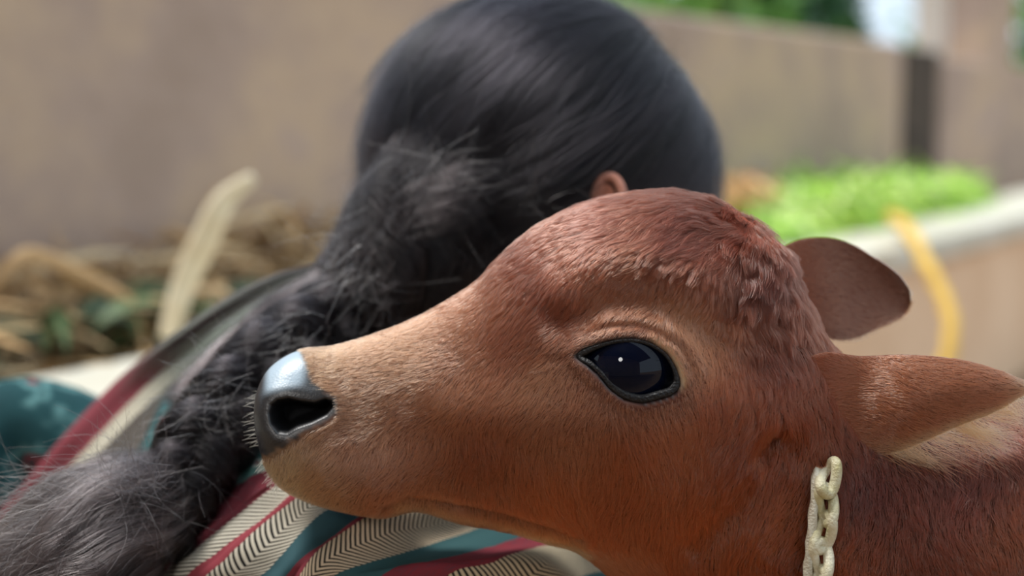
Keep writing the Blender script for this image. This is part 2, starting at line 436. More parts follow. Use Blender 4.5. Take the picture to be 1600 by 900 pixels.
disp -= 1.2*ln([(905, 556), (885, 562), (862, 560)], 6)                         # tear duct
disp += 3*np.exp(-0.5*((sN-10)/9)**2)                                            # nostril wing
disp *= lat
nz = vnoise(POS.reshape(-1, 3), 160, 1).reshape(AX.shape)*smooth(1050, 1150, AX)*smooth(620, 420, AY)*4.0
nz += vnoise(POS.reshape(-1, 3), 420, 2).reshape(AX.shape)*smooth(1080, 1180, AX)*smooth(620, 480, AY)*smooth(1300, 1240, AX)*2.2
POS = POS+NRM*((disp+nz)*SP)[..., None]
NRM = normals_of(POS); NRM = -NRM if np.mean(np.sum(NRM[100:200]*(POS[100:200]-POS[100:200].mean(1, keepdims=True)), axis=2)) < 0 else NRM
# surface before the openings are sunk: eyes and lids are fitted to it
def bvh_of(G, nu, nv): return BVHTree.FromPolygons([Vector(v) for v in G.reshape(-1, 3)], grid_faces(nu, nv))
BV0 = bvh_of(POS, NU, NV)
def hit(px, py, bv=BV0, side=-1):
    d = P(px, py, 1.0)-CAM; d /= np.linalg.norm(d)
    r = bv.ray_cast(Vector(CAM), Vector(d), 2.0)
    return np.array(r[0]), np.array(r[1])
MC = CAM+DC*FV
def mirror(p): return p-2*np.dot(p-MC, FV)*FV if p.ndim == 1 else p-2*((p-MC)@FV)[:, None]*FV
POS = POS-np.sign(GD)[..., None]*FV*0   # keep
inE = smooth(3, -9, sE)*lat; inN = smooth(1, -16, sN)*lat
POS = POS+(-np.sign(GD)*1.0)[..., None]*(-FV)*0
side = np.where(GD < 0, 1.0, -1.0)[..., None]
POS = POS+side*FV*((inE*30+inN*60)*SP)[..., None]

# coat and skin colours by region; the tints carry some light and shade too
ctl = [((500, 570), (196, 140, 104)), ((620, 545), (182, 122, 90)), ((560, 610), (176, 118, 90)), ((640, 660), (160, 98, 72)), ((545, 700), (165, 106, 82)),
 ((432, 735), (216, 178, 140)), ((455, 765), (208, 164, 124)), ((500, 740), (176, 120, 88)), ((600, 760), (172, 108, 82)), ((750, 700), (146, 82, 56)), ((720, 560), (158, 98, 74)), ((800, 540), (146, 88, 68)),
 ((850, 600), (170, 112, 84)), ((900, 650), (164, 102, 76)), ((880, 480), (132, 76, 60)), ((960, 500), (158, 98, 74)), ((1060, 510), (176, 112, 84)), ((1080, 560), (172, 108, 80)),
 ((850, 400), (112, 68, 56)), ((950, 350), (96, 58, 49)), ((1080, 370), (82, 49, 42)), ((1180, 440), (68, 40, 34)), ((1200, 560), (78, 44, 36)), ((1120, 620), (140, 76, 54)),
 ((1000, 720), (146, 78, 50)), ((860, 780), (142, 76, 48)), ((1100, 800), (140, 74, 46)), ((1200, 700), (120, 60, 38)), ((1200, 820), (126, 66, 40)), ((1260, 860), (112, 54, 30)), ((1350, 760), (74, 40, 35)), ((1500, 750), (100, 57, 49)), ((1600, 860), (120, 68, 48)), ((1900, 900), (100, 56, 44))]
CP = [c[0] for c in ctl]; CV = [lin(c[1]) for c in ctl]
def pelt(ax, ay):
    c = idw(ax, ay, CP, CV)**1.10*1.0
    k = np.exp(-0.5*(line_dist(ax, ay, [(630, 796), (720, 812), (785, 824), (845, 840), (905, 860)])/8)**2)[:, None]
    return c*(1-0.7*k)+lin((190, 135, 95))*0.7*k
ax_, ay_ = AX.ravel(), AY.ravel()
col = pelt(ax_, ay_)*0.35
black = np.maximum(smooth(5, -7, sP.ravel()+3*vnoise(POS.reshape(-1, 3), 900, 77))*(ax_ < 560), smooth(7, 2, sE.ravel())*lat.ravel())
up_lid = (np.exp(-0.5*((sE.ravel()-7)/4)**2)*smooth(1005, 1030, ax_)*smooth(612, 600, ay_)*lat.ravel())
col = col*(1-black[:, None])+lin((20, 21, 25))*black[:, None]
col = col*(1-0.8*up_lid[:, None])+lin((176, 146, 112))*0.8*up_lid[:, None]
grey = smooth(618, 598, ay_+0.25*(ax_-440))*smooth(486, 464, ax_)*smooth(408, 424, ax_)*black*(ax_ < 560)  # sky reflection painted as a pale patch on top of the nose pad
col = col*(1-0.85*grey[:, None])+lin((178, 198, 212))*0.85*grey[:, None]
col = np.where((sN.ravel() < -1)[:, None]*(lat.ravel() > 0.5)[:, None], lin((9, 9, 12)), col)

# skin shader: pelt colour plus wet black muzzle
m_skin, nt, b = new_mat('calf_hide')
a = node(nt, 'ShaderNodeAttribute', _attribute_name='tint'); nt.links.new(a.outputs['Color'], b.inputs['Base Color'])
a2 = node(nt, 'ShaderNodeAttribute', _attribute_name='wet')
r_ = mathn(nt, 'MULTIPLY_ADD', a2.outputs['Fac'], -0.36, 0.75); nt.links.new(r_, b.inputs['Roughness'])
s_ = mathn(nt, 'MULTIPLY_ADD', a2.outputs['Fac'], 0.75, 0.25); nt.links.new(s_, b.inputs['Specular IOR Level'])
tc = node(nt, 'ShaderNodeTexCoord'); vo = node(nt, 'ShaderNodeTexVoronoi', Scale=900.0)
nt.links.new(tc.outputs['Object'], vo.inputs['Vector'])
bp = node(nt, 'ShaderNodeBump', Strength=0.14, Distance=0.0005); nt.links.new(vo.outputs['Distance'], bp.inputs['Height'])
nt.links.new(bp.outputs['Normal'], b.inputs['Normal'])

# ears: hollow leaf shapes joined to the head mesh
def ear_grid(up, lo, depth, cup, n=60, m=36, bulge=10, roll=1):
    """up / lo: edge polylines in calf pixels; depth: D along the ear; cup: how far the edges turn away"""
    U_ = catmull(up, n); L_ = catmull(lo, n); D_ = catmull(np.array(depth)[:, None], n)[:, 0]
    outer = np.zeros((n, 2*m, 3)); s = np.linspace(0, 1, n)
    prof = np.sin(math.pi*np.clip(s*0.9+0.1, 0, 1))**0.6
    for j in range(m):
        t = j/(m-1); arch = math.sin(math.pi*t)**0.8
        x = U_[:, 0]*(1-t)+L_[:, 0]*t; y = U_[:, 1]*(1-t)+L_[:, 1]*t
        d = D_-cup*arch*prof*roll*smooth(0.0, 0.75, s)
        thick = (5+4*math.sin(math.pi*t))*np.clip((1-s)*12, 0.15, 1)*min(1, 0.25+6*min(t, 1-t))
        kz = 1+d*SP/DC; x = 800+(x-800)*kz; y = 450+(y-450)*kz
        outer[:, j] = Q(x, y, d-thick*0.5)
        outer[:, 2*m-1-j] = Q(x, y, d+thick*0.5)
    return outer
BVp = BVHTree.FromPolygons([Vector(v) for v in POS.reshape(-1, 3)], grid_faces(NU, NV))
def Dsurf(X, Y):
    r = BVp.ray_cast(Vector(Q(X, Y, -900)), Vector(FV), 1.0)
    return -120.0 if r[0] is None else float(np.dot(np.array(r[0])-MC, FV))/SP
e_up = [(1200, 590), (1280, 552), (1345, 556), (1420, 554), (1500, 562), (1560, 578), (1612, 600)]
e_lo = [(1190, 650), (1262, 700), (1330, 714), (1405, 704), (1490, 668), (1560, 640), (1614, 606)]
NEAR = ear_grid(e_up, e_lo, [Dsurf(1150, 615)+45, Dsurf(1235, 625)+24, Dsurf(1300, 630)+2, Dsurf(1300, 630)-18, Dsurf(1300, 630)-28, Dsurf(1300, 630)-26, Dsurf(1300, 630)-18], 26)
f_up = [(1200, 400), (1250, 374), (1310, 374), (1365, 402), (1402, 428), (1421, 452)]
f_lo = [(1240, 470), (1280, 520), (1325, 530), (1378, 510), (1409, 495), (1423, 474)]
FAR = ear_grid(f_up, f_lo, [70, 105, 125, 135, 140, 142], -30)
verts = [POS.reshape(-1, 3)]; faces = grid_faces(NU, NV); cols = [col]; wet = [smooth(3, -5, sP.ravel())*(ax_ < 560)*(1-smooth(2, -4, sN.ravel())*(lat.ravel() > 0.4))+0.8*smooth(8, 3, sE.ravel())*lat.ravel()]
off = NU*NV
verts.append(POS[0].mean(0)[None]); cols.append(lin((30, 32, 38))[None]); wet.append(np.ones(1)); faces += [(off, (j+1) % NV, j) for j in range(NV)]; off += 1
verts.append(POS[-1].mean(0)[None]); cols.append(col[-1][None]); wet.append(np.zeros(1)); faces += [(off, (NU-1)*NV+j, (NU-1)*NV+(j+1) % NV) for j in range(NV)]; off += 1
EARCOL = {0: (150, 92, 68), 1: (158, 104, 86)}
for k, E in enumerate((NEAR, FAR)):
    n, m, _ = E.shape; verts.append(E.reshape(-1, 3)); faces += grid_faces(n, m, off)
    s = np.linspace(0, 1, n)[:, None, None]*np.ones((n, m, 1))
    cE = lin(EARCOL[k])*0.6*(1-0.25*s)+lin((190, 140, 100))*0.0
    cols.append(cE.reshape(-1, 3)); wet.append(np.zeros(n*m)); off += n*m
# legs, standing on the floor behind the frame's right edge
def leg(px, D, front):
    top = Q(px, 1250, D)
    if front: j = [top, top+np.array([-0.01, 0, -0.12]), None, None, None]
    gx = top[0]; gy = top[1]; z0 = top[2]
    if front: pts = [(gx, gy, z0), (gx, gy, z0*0.75), (gx-0.005, gy, z0*0.48), (gx, gy, z0*0.2), (gx+0.0, gy, 0.05), (gx-0.015, gy, 0.0)]
    else: pts = [(gx, gy, z0), (gx-0.03, gy, z0*0.85), (gx+0.05, gy, z0*0.50), (gx+0.03, gy, z0*0.2), (gx+0.02, gy, 0.05), (gx+0.0, gy, 0.0)]
    rr = [0.06, 0.042, 0.028, 0.02, 0.024, 0.03]
    c = catmull(pts, 30); r = catmull(np.array(rr)[:, None], 30)[:, 0]
    return np.array([[c[k]+r[k]*np.array([math.cos(a), math.sin(a), 0]) for a in np.linspace(0, 2*math.pi, 16, endpoint=False)] for k in range(30)])
for px, D, fr in ((1980, -170, True), (1980, 170, True), (2900, -180, False), (2900, 180, False)):
    E = leg(px, D, fr); n, m, _ = E.shape; verts.append(E.reshape(-1, 3)); faces += grid_faces(n, m, off)+[tuple(off+(n-1)*m+j for j in range(m))]
    cols.append(np.tile(lin((100, 56, 44)), (n*m, 1))); wet.append(np.zeros(n*m)); off += n*m
cb = Q(2400, 1300, 0); cb[2] = 0
calf = empty('calf', cb)
tag(calf, 'young reddish-brown calf with black wet nose, chin resting on the woman\'s striped back', 'calf')
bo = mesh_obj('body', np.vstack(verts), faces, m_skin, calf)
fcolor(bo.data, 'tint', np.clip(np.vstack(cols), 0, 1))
wa = bo.data.attributes.new('wet', 'FLOAT', 'POINT'); wa.data.foreach_set('value', np.concatenate(wet).astype(np.float32))

# ---- eye
hp, hn = hit(990, 578)
m_eye = plain('eyeball', L4(7, 12, 28), 0.03, 0.26)
def sphere(name, c, r, mat, parent, sq=(1, 1, 1)):
    bm = bmesh.new(); bmesh.ops.create_uvsphere(bm, u_segments=64, v_segments=40, radius=1.0)
    me = bpy.data.meshes.new(name)
    for v in bm.verts: v.co = Vector((v.co.x*r*sq[0]+c[0], v.co.y*r*sq[1]+c[1], v.co.z*r*sq[2]+c[2]))
    for f_ in bm.faces: f_.smooth = True
    bm.to_mesh(me); bm.free(); me.materials.append(mat)
    o = bpy.data.objects.new(name, me); C.objects.link(o); o.parent = parent; o.location = -Vector(parent.location); return o
R_E = 80*SP
ec = hp+FV*(R_E*0.93)
sphere('eye', ec, R_E, m_eye, calf)
sphere('eye', mirror(ec), R_E, m_eye, calf)
# lids
m_lid = plain('eyelid_skin', L4(17, 15, 16), 0.35, 0.35, None, 0.3, 700)
outl = closed_spline(EYE, 120)
ring = np.array([hit(x, y)[0] for x, y in outl])
cen = ring.mean(0); V = []
for k in range(120):
    tg = ring[(k+1) % 120]-ring[k-1]; tg /= np.linalg.norm(tg); inn = cen-ring[k]; inn -= tg*np.dot(inn, tg); inn /= np.linalg.norm(inn); nn = np.cross(tg, inn); nn = nn if np.dot(nn, FV) < 0 else -nn
    y = outl[k][1]; r = (1.8 + 2.4*smooth(575, 610, y) + 1.5*math.exp(-((outl[k][0]-905)/25)**2))*SP
    for j in range(14):
        a = 2*math.pi*j/14; V.append(ring[k]+inn*(0.7*r+math.cos(a)*r*1.5)+nn*(math.sin(a)*r*0.9-r*0.4))
Fl = [((k*14+j), (k*14+(j+1) % 14), ((k+1) % 120)*14+(j+1) % 14, ((k+1) % 120)*14+j) for k in range(120) for j in range(14)]
V = np.array(V); mesh_obj('eyelid', V, Fl, m_lid, calf)['label'] = 'thin black eyelid rim'
mesh_obj('eyelid', mirror(V), Fl, m_lid, calf)['label'] = 'thin black eyelid rim'

# ---- fur
m_fur = attr_mat('calf_fur', 'tint', 0.28, 0.8, hair=True)
flow = [((520, 560), (-1, .15)), ((600, 540), (-.9, .35)), ((700, 500), (-.9, .45)), ((560, 640), (-.9, .3)), ((540, 720), (-.5, .8)), ((470, 740), (-.3, 1)), ((640, 650), (-.6, .6)), ((640, 750), (-.2, .9)),
 ((700, 620), (-.5, .7)), ((760, 700), (-.1, .9)), ((800, 600), (-.6, .6)), ((820, 480), (-.5, .8)), ((860, 430), (-.55, .75)), ((900, 400), (-.7, .5)), ((820, 400), (-.9, .35)), ((900, 345), (-1, .1)), ((1000, 325), (-1, .05)), ((980, 370), (-.7, .5)),
 ((1060, 380), (-.6, .6)), ((1040, 430), (-.4, .9)), ((1120, 340), (-.9, .4)), ((1100, 420), (-.3, 1)), ((1180, 400), (-.1, 1)), ((1230, 440), (.2, 1)), ((1160, 500), (.05, 1)), ((1220, 540), (.1, 1)), ((1200, 620), (.0, 1)), ((1100, 560), (.15, 1)),
 ((960, 470), (-.6, .6)), ((1060, 500), (.3, .9)), ((1100, 620), (.3, 1)), ((900, 520), (-.8, .3)), ((860, 570), (-.8, .4)), ((900, 620), (-.2, .9)), ((1000, 660), (.5, .8)), ((960, 760), (-.1, 1)), ((850, 760), (.05, 1)), ((1060, 780), (-.2, 1)), ((1150, 740), (-.3, 1)),
 ((900, 860), (.3, .9)), ((740, 800), (.1, .9)), ((1200, 820), (-.2, 1)), ((1260, 780), (-.1, 1)), ((1100, 900), (-.1, 1)), ((1400, 760), (.15, 1)), ((1560, 760), (.1, 1)), ((1500, 860), (.1, 1)), ((1900, 900), (.4, 1))]
FP = [q[0] for q in flow]; FDv = [np.array(q[1])/np.linalg.norm(q[1]) for q in flow]
lens = [((480, 600), 3.0), ((600, 600), 4.0), ((700, 560), 4.5), ((760, 460), 8), ((850, 390), 12), ((950, 350), 14), ((1050, 360), 15), ((1150, 400), 14), ((1200, 480), 12), ((1200, 600), 10), ((1000, 450), 8), ((900, 440), 10), ((1000, 500), 3.5), ((880, 540), 3.5), ((1080, 560), 4.5), ((900, 640), 4), ((1100, 650), 6), ((1000, 720), 6), ((900, 800), 7), ((700, 720), 5), ((560, 740), 4), ((450, 750), 4.5), ((1100, 800), 8), ((1200, 760), 8), ((1400, 760), 8), ((1600, 800), 9), ((1900, 900), 9)]
LP = [q[0] for q in lens]; LV = [[q[1]*0.001] for q in lens]
def fur_on(G, Nn, N, wfun, A_X=None, A_Y=None, sE_=None, closed=True):
    nu, nv, _ = G.shape
    ar = np.linalg.norm(np.cross(np.diff(G, axis=0)[:, :nv-1], np.diff(G, axis=1)[:nu-1]), axis=2)
    wt = (ar*wfun[:nu-1, :nv-1]).ravel(); wt /= wt.sum()
    idx = rng.choice(len(wt), N, p=wt); i = idx//(nv-1); j = idx % (nv-1)
    a = rng.random(N)[:, None]; b_ = rng.random(N)[:, None]
    bl = lambda M: (M[i, j]*(1-a)*(1-b_)+M[i+1, j]*a*(1-b_)+M[i, j+1]*(1-a)*b_+M[i+1, j+1]*a*b_)
    return bl(G), bl(Nn), bl(A_X[..., None])[:, 0], bl(A_Y[..., None])[:, 0]
NRM2 = normals_of(POS)
if np.mean(np.sum(NRM2[100:200]*(POS[100:200]-POS[100:200].mean(1, keepdims=True)), axis=2)) < 0: NRM2 = -NRM2
dens = np.where(GD < 25, 1.0, 0.10)*smooth(2200, 1700, GX)*smooth(1250, 1000, GY)+0.004
dens = dens*(1+1.2*smooth(1250, 1100, GX))
dens *= smooth(-1, 6, sP)*np.where(lat > 0.3, smooth(4, 10, sE), 1)*np.where(AX < 380, 0, 1)+0.0
NF = 420000
fp, fn, fx, fy = fur_on(POS, NRM2, NF, dens, AX, AY)
fn /= np.linalg.norm(fn, axis=1, keepdims=True)
def grow(fp, fn, fx, fy, L, dirs2, K=6, lift=0.32, nclump=9000, clump=0.55, wav=0.0, seed=3):
    N = len(fp)
    ang = vnoise(fp, 90, seed)*0.25+vnoise(fp, 260, seed+1)*0.22+rng.normal(0, 0.10, N)
    d2 = np.stack([dirs2[:, 0]*np.cos(ang)-dirs2[:, 1]*np.sin(ang), dirs2[:, 0]*np.sin(ang)+dirs2[:, 1]*np.cos(ang)], 1)
    d3 = d2[:, :1]*RV-d2[:, 1:]*UV_; d3 = d3-fn*np.sum(d3*fn, 1, keepdims=True); d3 /= np.linalg.norm(d3, axis=1, keepdims=True)+1e-9
    sd3 = np.cross(fn, d3)
    s = np.linspace(0, 1, K)[None, :, None]
    Lc = L[:, None, None]*rng.uniform(0.75, 1.2, N)[:, None, None]
    lf = lift*(1+0.3*rng.normal(size=N))[:, None, None]
    curv = (Lc*Lc)/(2*0.07)*s*s                          # follow the round of the head
    pts = fp[:, None]+Lc*d3[:, None]*s+fn[:, None]*(Lc*lf*(s-0.62*s*s)-curv*0.5)
    if wav:
        ph = vnoise(fp, 120, seed+5)[:, None, None]*3
        pts += sd3[:, None]*(Lc*wav*np.sin(s*5+ph)*s)
    ci = rng.choice(N, min(nclump, N), replace=False); kd = KDTree(len(ci))
    for q, c in enumerate(ci): kd.insert(fp[c], q)
    kd.balance(); near = np.fromiter((ci[kd.find(p)[1]] for p in fp), int, N)
    cf = (0.30+0.38*smooth(0.005, 0.010, L))[:, None, None]*s**1.3
    tgt = pts[near]; return pts*(1-cf)+(tgt+(fp-fp[near])[:, None]*0.25)*cf
D2 = idw(fx, fy, FP, FDv); D2 /= np.linalg.norm(D2, axis=1, keepdims=True)+1e-9
LL = idw(fx, fy, LP, LV)[:, 0]
sroot = poly_sdf(fx, fy, EYE); LL *= np.where(fn@FV < 0.3, 0.35+0.65*smooth(4, 50, sroot), 1)
pts = np.concatenate([grow(fp[k::2], fn[k::2], fx[k::2], fy[k::2], LL[k::2], D2[k::2], wav=0.07, nclump=9000, seed=3) for k in (0, 1)])
fxs = np.concatenate([fx[0::2], fx[1::2]]); fys = np.concatenate([fy[0::2], fy[1::2]]); fps = np.concatenate([fp[0::2], fp[1::2]])
FC = pelt(fxs, fys)
var = 1+0.16*vnoise(fps, 70, 9)+rng.normal(0, 0.24, len(FC)); FC = np.clip(FC*np.clip(var, 0.45, 1.7)[:, None], 0.002, 0.95)
rad = 0.00006+0.00003*smooth(0.004, 0.012, np.concatenate([LL[0::2], LL[1::2]]))
strands('fur', pts, rad, FC, m_fur, calf)

# ear fur: short nap on both faces, long pale fringe on the near ear's lower edge
def ear_fur(E, colr, fringe, N, name):
    n, m, _ = E.shape; Nn = normals_of(E); ctr = E.mean(1, keepdims=True)
    if np.mean(np.sum(Nn*(E-ctr), axis=2)) < 0: Nn = -Nn
    ux, uy = np.meshgrid(np.linspace(0, 1, n), np.arange(m), indexing='ij')
    p, nn, fs, ft = fur_on(E, Nn, N, np.ones((n, m)), ux, uy.astype(float))
    nn /= np.linalg.norm(nn, axis=1, keepdims=True)+1e-9
    d = np.tile(np.array([1.0, 0.25]), (N, 1)); L = np.full(N, 0.0035)
    pt = grow(p, nn, p, p, L, d, K=5, lift=0.25, nclump=3000, clump=0.3)
    rt = smooth(0.40, 0.15, fs)[:, None]; cc_ = lin(colr)*(1-rt)+lin((112, 60, 42))*rt; edge = np.minimum(np.abs(ft-(m/2-0.5)), 99)
    k = np.exp(-0.5*(edge/3.2)**2)[:, None]*fringe*smooth(0.2, 0.5, fs)[:, None]
    tipk = smooth(0.8, 1, fs)[:, None]*0.5
    cc_ = cc_*(1-k)+lin((190, 138, 98))*k; cc_ = cc_*(1-tipk)+lin((196, 150, 110))*tipk
    cc_ = np.clip(cc_*(1+rng.normal(0, 0.12, N))[:, None], 0.003, 0.95)
    strands(name, pt, np.full(N, 0.00007), cc_, m_fur, calf)
ear_fur(NEAR, (150, 84, 58), 1.0, 42000, 'fur')
ear_fur(FAR, (150, 100, 80), 0.2, 22000, 'fur')
def fringe(N=900):
    n, m2, _ = NEAR.shape; lo = NEAR[:, m2//2-1]; s = rng.beta(1.6, 1.2, N)*0.80+0.14
    i = s*(n-1); k = i.astype(int); f_ = (i-k)[:, None]; root = lo[k]*(1-f_)+lo[np.minimum(k+1, n-1)]*f_
    root = root+(-UV_)*0+rng.normal(0, 0.0012, (N, 3))
    L = (0.006+0.018*np.exp(-((s-0.62)/0.2)**2))*rng.uniform(0.6, 1.2, N)
    cl = vnoise(np.stack([s*0.2, s*0, s*0], 1), 600, 4)*0.7+rng.normal(0, 0.12, N)
    d = (0.8+cl)[:, None]*RV-UV_*0.55+rng.normal(0, 0.15, N)[:, None]*FV
    d /= np.linalg.norm(d, axis=1, keepdims=True)
    q = np.linspace(0, 1, 8)[None, :, None]; Lb = L[:, None, None]
    pts = root[:, None]+d[:, None]*Lb*q+(RV*0.5+UV_*0.35*rng.normal(0, 1, N)[:, None, None])*Lb*q*q*0.8
    cc_ = np.clip(lin((186, 130, 88))*(1+rng.normal(0, 0.15, N))[:, None], 0, 1)
    o = strands('ear_fringe', pts, np.full(N, 0.00009), cc_, m_fur, calf); o['label'] = 'long pale cream hair fringe under the near ear'
fringe()
# whiskers on the muzzle and lashes
m_wh = attr_mat('whisker', 'tint', 0.4, 0.5)
def whisk():
    roots = []; ends = []
    for k in range(30):
        x, y = rng.uniform(408, 416), rng.uniform(612, 700)
        p = Q(403+abs(y-650)*0.10, y, rng.uniform(-40, 10)); roots.append(p); ends.append(p+SP*(rng.uniform(10, 24)*-RV+rng.normal(0, 4)*UV_-rng.uniform(0, 6)*FV))
    for k in range(60):
        t = rng.random(); p = hit(418+t*30, 700+t*60)[0] if False else Q(420+t*24, 708+t*50, rng.uniform(-60, -10)); roots.append(p); ends.append(p+SP*(rng.uniform(4, 16)*-RV-rng.uniform(0, 14)*UV_))
    r = np.array(roots); e = np.array(ends); q = np.linspace(0, 1, 5)[None, :, None]
    pts = r[:, None]*(1-q)+e[:, None]*q-UV_*SP*4*(q*q)
    strands('whiskers', pts, np.full(len(r), 0.00011), np.tile(lin((225, 222, 210)), (len(r), 1)), m_wh, calf)
whisk()
def lashes():
    N = 150; k = rng.integers(0, 120, N); ks = [q for q in k if outl[q][1] < 590 and outl[q][0] > 925]
    r = ring[ks]; N = len(r); out = r-cen; out /= np.linalg.norm(out, axis=1, keepdims=True)
    q = np.linspace(0, 1, 6)[None, :, None]; L = rng.uniform(0.003, 0.007, N)[:, None, None]
    pts = r[:, None]+(-FV*0.8-UV_*0.35+out[:, None]*0.2)*L*q+UV_*L*0.4*q*q
    strands('eyelashes', pts, np.full(N, 0.00007), np.tile(lin((70, 45, 35)), (N, 1)), m_wh, calf)
lashes()

# ---- collar: cord and a chain of knots round the neck
BV1 = BVHTree.FromPolygons([Vector(v) for v in POS.reshape(-1, 3)], grid_faces(NU, NV))
def neck_loop(px, n=160, slope=-22, lift=0.004):
    px = 800+(px-800)/1.06; c0 = Q(px, 920, 0); ax = Q(px, 1120, 0)-c0; ax /= np.linalg.norm(ax); out = []
    for k in range(n):
        a = 2*math.pi*k/n; d = (-FV-RV*0.5)*math.cos(a)+ax*math.sin(a)
        d = -FV*math.cos(a)+ax*math.sin(a); d /= np.linalg.norm(d)
        r = BV1.ray_cast(Vector(c0+d*0.6), Vector(-d), 0.6)
        if r[0] is not None:
            q_ = np.array(r[0])-MC; Y = 450-np.dot(q_, UV_)/SP
            sh = -(Y-700)*0.11 if Y > 700 else min((700-Y)*1.0, 115)
            c1_ = c0+RV*sh*SP; r2 = BV1.ray_cast(Vector(c1_+d*0.6), Vector(-d), 0.6)
            if r2[0] is not None: r = r2
        p = np.array(r[0]) if r[0] is not None else c0+d*0.1
        yy = 450-np.dot(p-MC, UV_)/SP
        out.append(p+d*(lift-0.011*float(smooth(735, 700, yy))))
    return np.array(out)
m_cord = plain('cream_cord', L4(216, 208, 184), 0.6, 0.3, (90.0, [L4(190, 180, 155), L4(232, 226, 206)]), 0.4, 900)
m_knot = plain('cream_knot', L4(222, 212, 170), 0.35, 0.5, (60.0, [L4(186, 176, 120), L4(236, 230, 208)]), 0.3, 700)
loop = neck_loop(1272, lift=0.0055); loop = (np.roll(loop, 1, 0)+loop+np.roll(loop, -1, 0))/3
collar = empty('neck_rope', loop[0])
tag(collar, 'cream cord neck rope with chunky twisted knots round the calf\'s neck', 'rope')
loopc = np.vstack([loop, loop[:3]])
tube('cord', loopc, 0.0022, m_cord, collar, 500, 10, 0.5)
loop2 = neck_loop(1291, lift=0.007)
per = len(loop2)
def knot(c, tg, nrm, s, flip):
    tg = tg/np.linalg.norm(tg); nrm = nrm-tg*np.dot(nrm, tg); nrm /= np.linalg.norm(nrm); bi = np.cross(tg, nrm)
    V = []; n, m = 48, 10; cpts = []
    for k in range(n):
        a = 2*math.pi*k/n; cpts.append(c+s*(tg*1.35*math.cos(a)+bi*(0.55*math.sin(a)+0.25*flip*math.cos(a))+nrm*0.45*math.sin(2*a)*flip))
    for k in range(n):
        t_ = cpts[(k+1) % n]-cpts[k-1]; t_ /= np.linalg.norm(t_); s1 = np.cross(t_, nrm+0.3*tg); s1 /= np.linalg.norm(s1); s2 = np.cross(t_, s1)
        for j in range(m):
            b_ = 2*math.pi*j/m; V.append(cpts[k]+s*0.42*(s1*math.cos(b_)+s2*math.sin(b_)))
    F = [((k*m+j), (k*m+(j+1) % m), ((k+1) % n)*m+(j+1) % m, ((k+1) % n)*m+j) for k in range(n) for j in range(m)]
    return mesh_obj('knot', V, F, m_knot, collar)
arc = 0; last = None; q = 0
seglen = np.linalg.norm(np.roll(loop2, -1, 0)-loop2, axis=1); cum = np.concatenate([[0], np.cumsum(seglen)])
nk = int(cum[-1]/0.0125)
for k in range(nk):
    s0 = cum[-1]*k/nk; i = min(np.searchsorted(cum, s0, 'right')-1, per-1)
    c = loop2[i]+(loop2[(i+1) % per]-loop2[i])*((s0-cum[i])/max(seglen[i], 1e-6))
    t_ = loop2[(i+1) % per]-loop2[i-1]
    if 450-np.dot(c-MC, UV_)/SP < 724: continue              # tucked under the ears
    knot(c, t_, c-Q(1300, 920, 0), 0.0062, 1 if k % 2 else -1)

# ================================================================== WOMAN
pb = P(200, 1250, 0.98); pb[2] = 0.0
woman = empty('person', pb)
tag(woman, 'person seen from behind with long black braided hair and a striped teal and maroon garment', 'person')

# body: one continuous skinned figure under the clothes
m_body = plain('skin', L4(200, 140, 116), 0.5, 0.4, (30.0, [L4(194, 132, 110), L4(210, 150, 126)]))
HC = P(838, 252, 0.955)
J = {'pelvis': (P(230, 1240, 1.0)*[1, 1, 0]+[0, 0, 0.15], .105), 'waist': (P(330, 1020, 0.97), .10), 'chest': (P(480, 760, 0.93), .105),
     'neckb': (P(640, 560, 0.95), .055), 'neck': (P(720, 430, 0.955), .05), 'head': (HC, .085),
     'shl': (P(440, 610, 1.00), .032), 'upl': (P(210, 770, 1.04), .040), 'ell': (P(25, 650, 1.05), .040), 'wrl': (P(-115, 930, 1.00), .050), 'hal': (P(-130, 1060, 1.00), .022),
     'shr': (P(760, 900, 0.83), .05), 'elr': (P(1000, 1150, 0.95), .04), 'wrr': (P(1120, 1290, 1.15), .028), 'har': (P(1150, 1350, 1.2), .02),
     'hipr': (P(330, 1260, 1.0)*[1, 1, 0]+[0.0, 0.05, 0.14], .09), 'knr': (np.array([0.12, 1.34, 0.22]), .06), 'anr': (np.array([0.22, 1.62, 0.06]), .035), 'ftr': (np.array([0.27, 1.74, 0.035]), .03),
     'hipl': (P(230, 1240, 1.0)*[1, 1, 0]+[-0.02, 0.06, 0.14], .09), 'knl': (np.array([-0.03, 1.36, 0.24]), .06), 'anl': (np.array([0.08, 1.66, 0.06]), .035), 'ftl': (np.array([0.13, 1.78, 0.035]), .03)}
E_ = [('pelvis', 'waist'), ('waist', 'chest'), ('chest', 'neckb'), ('neckb', 'neck'), ('neck', 'head'), ('neckb', 'shl'), ('shl', 'upl'), ('upl', 'ell'), ('ell', 'wrl'), ('wrl', 'hal'),
      ('neckb', 'shr'), ('shr', 'elr'), ('elr', 'wrr'), ('wrr', 'har'), ('pelvis', 'hipr'), ('hipr', 'knr'), ('knr', 'anr'), ('anr', 'ftr'), ('pelvis', 'hipl'), ('hipl', 'knl'), ('knl', 'anl'), ('anl', 'ftl')]
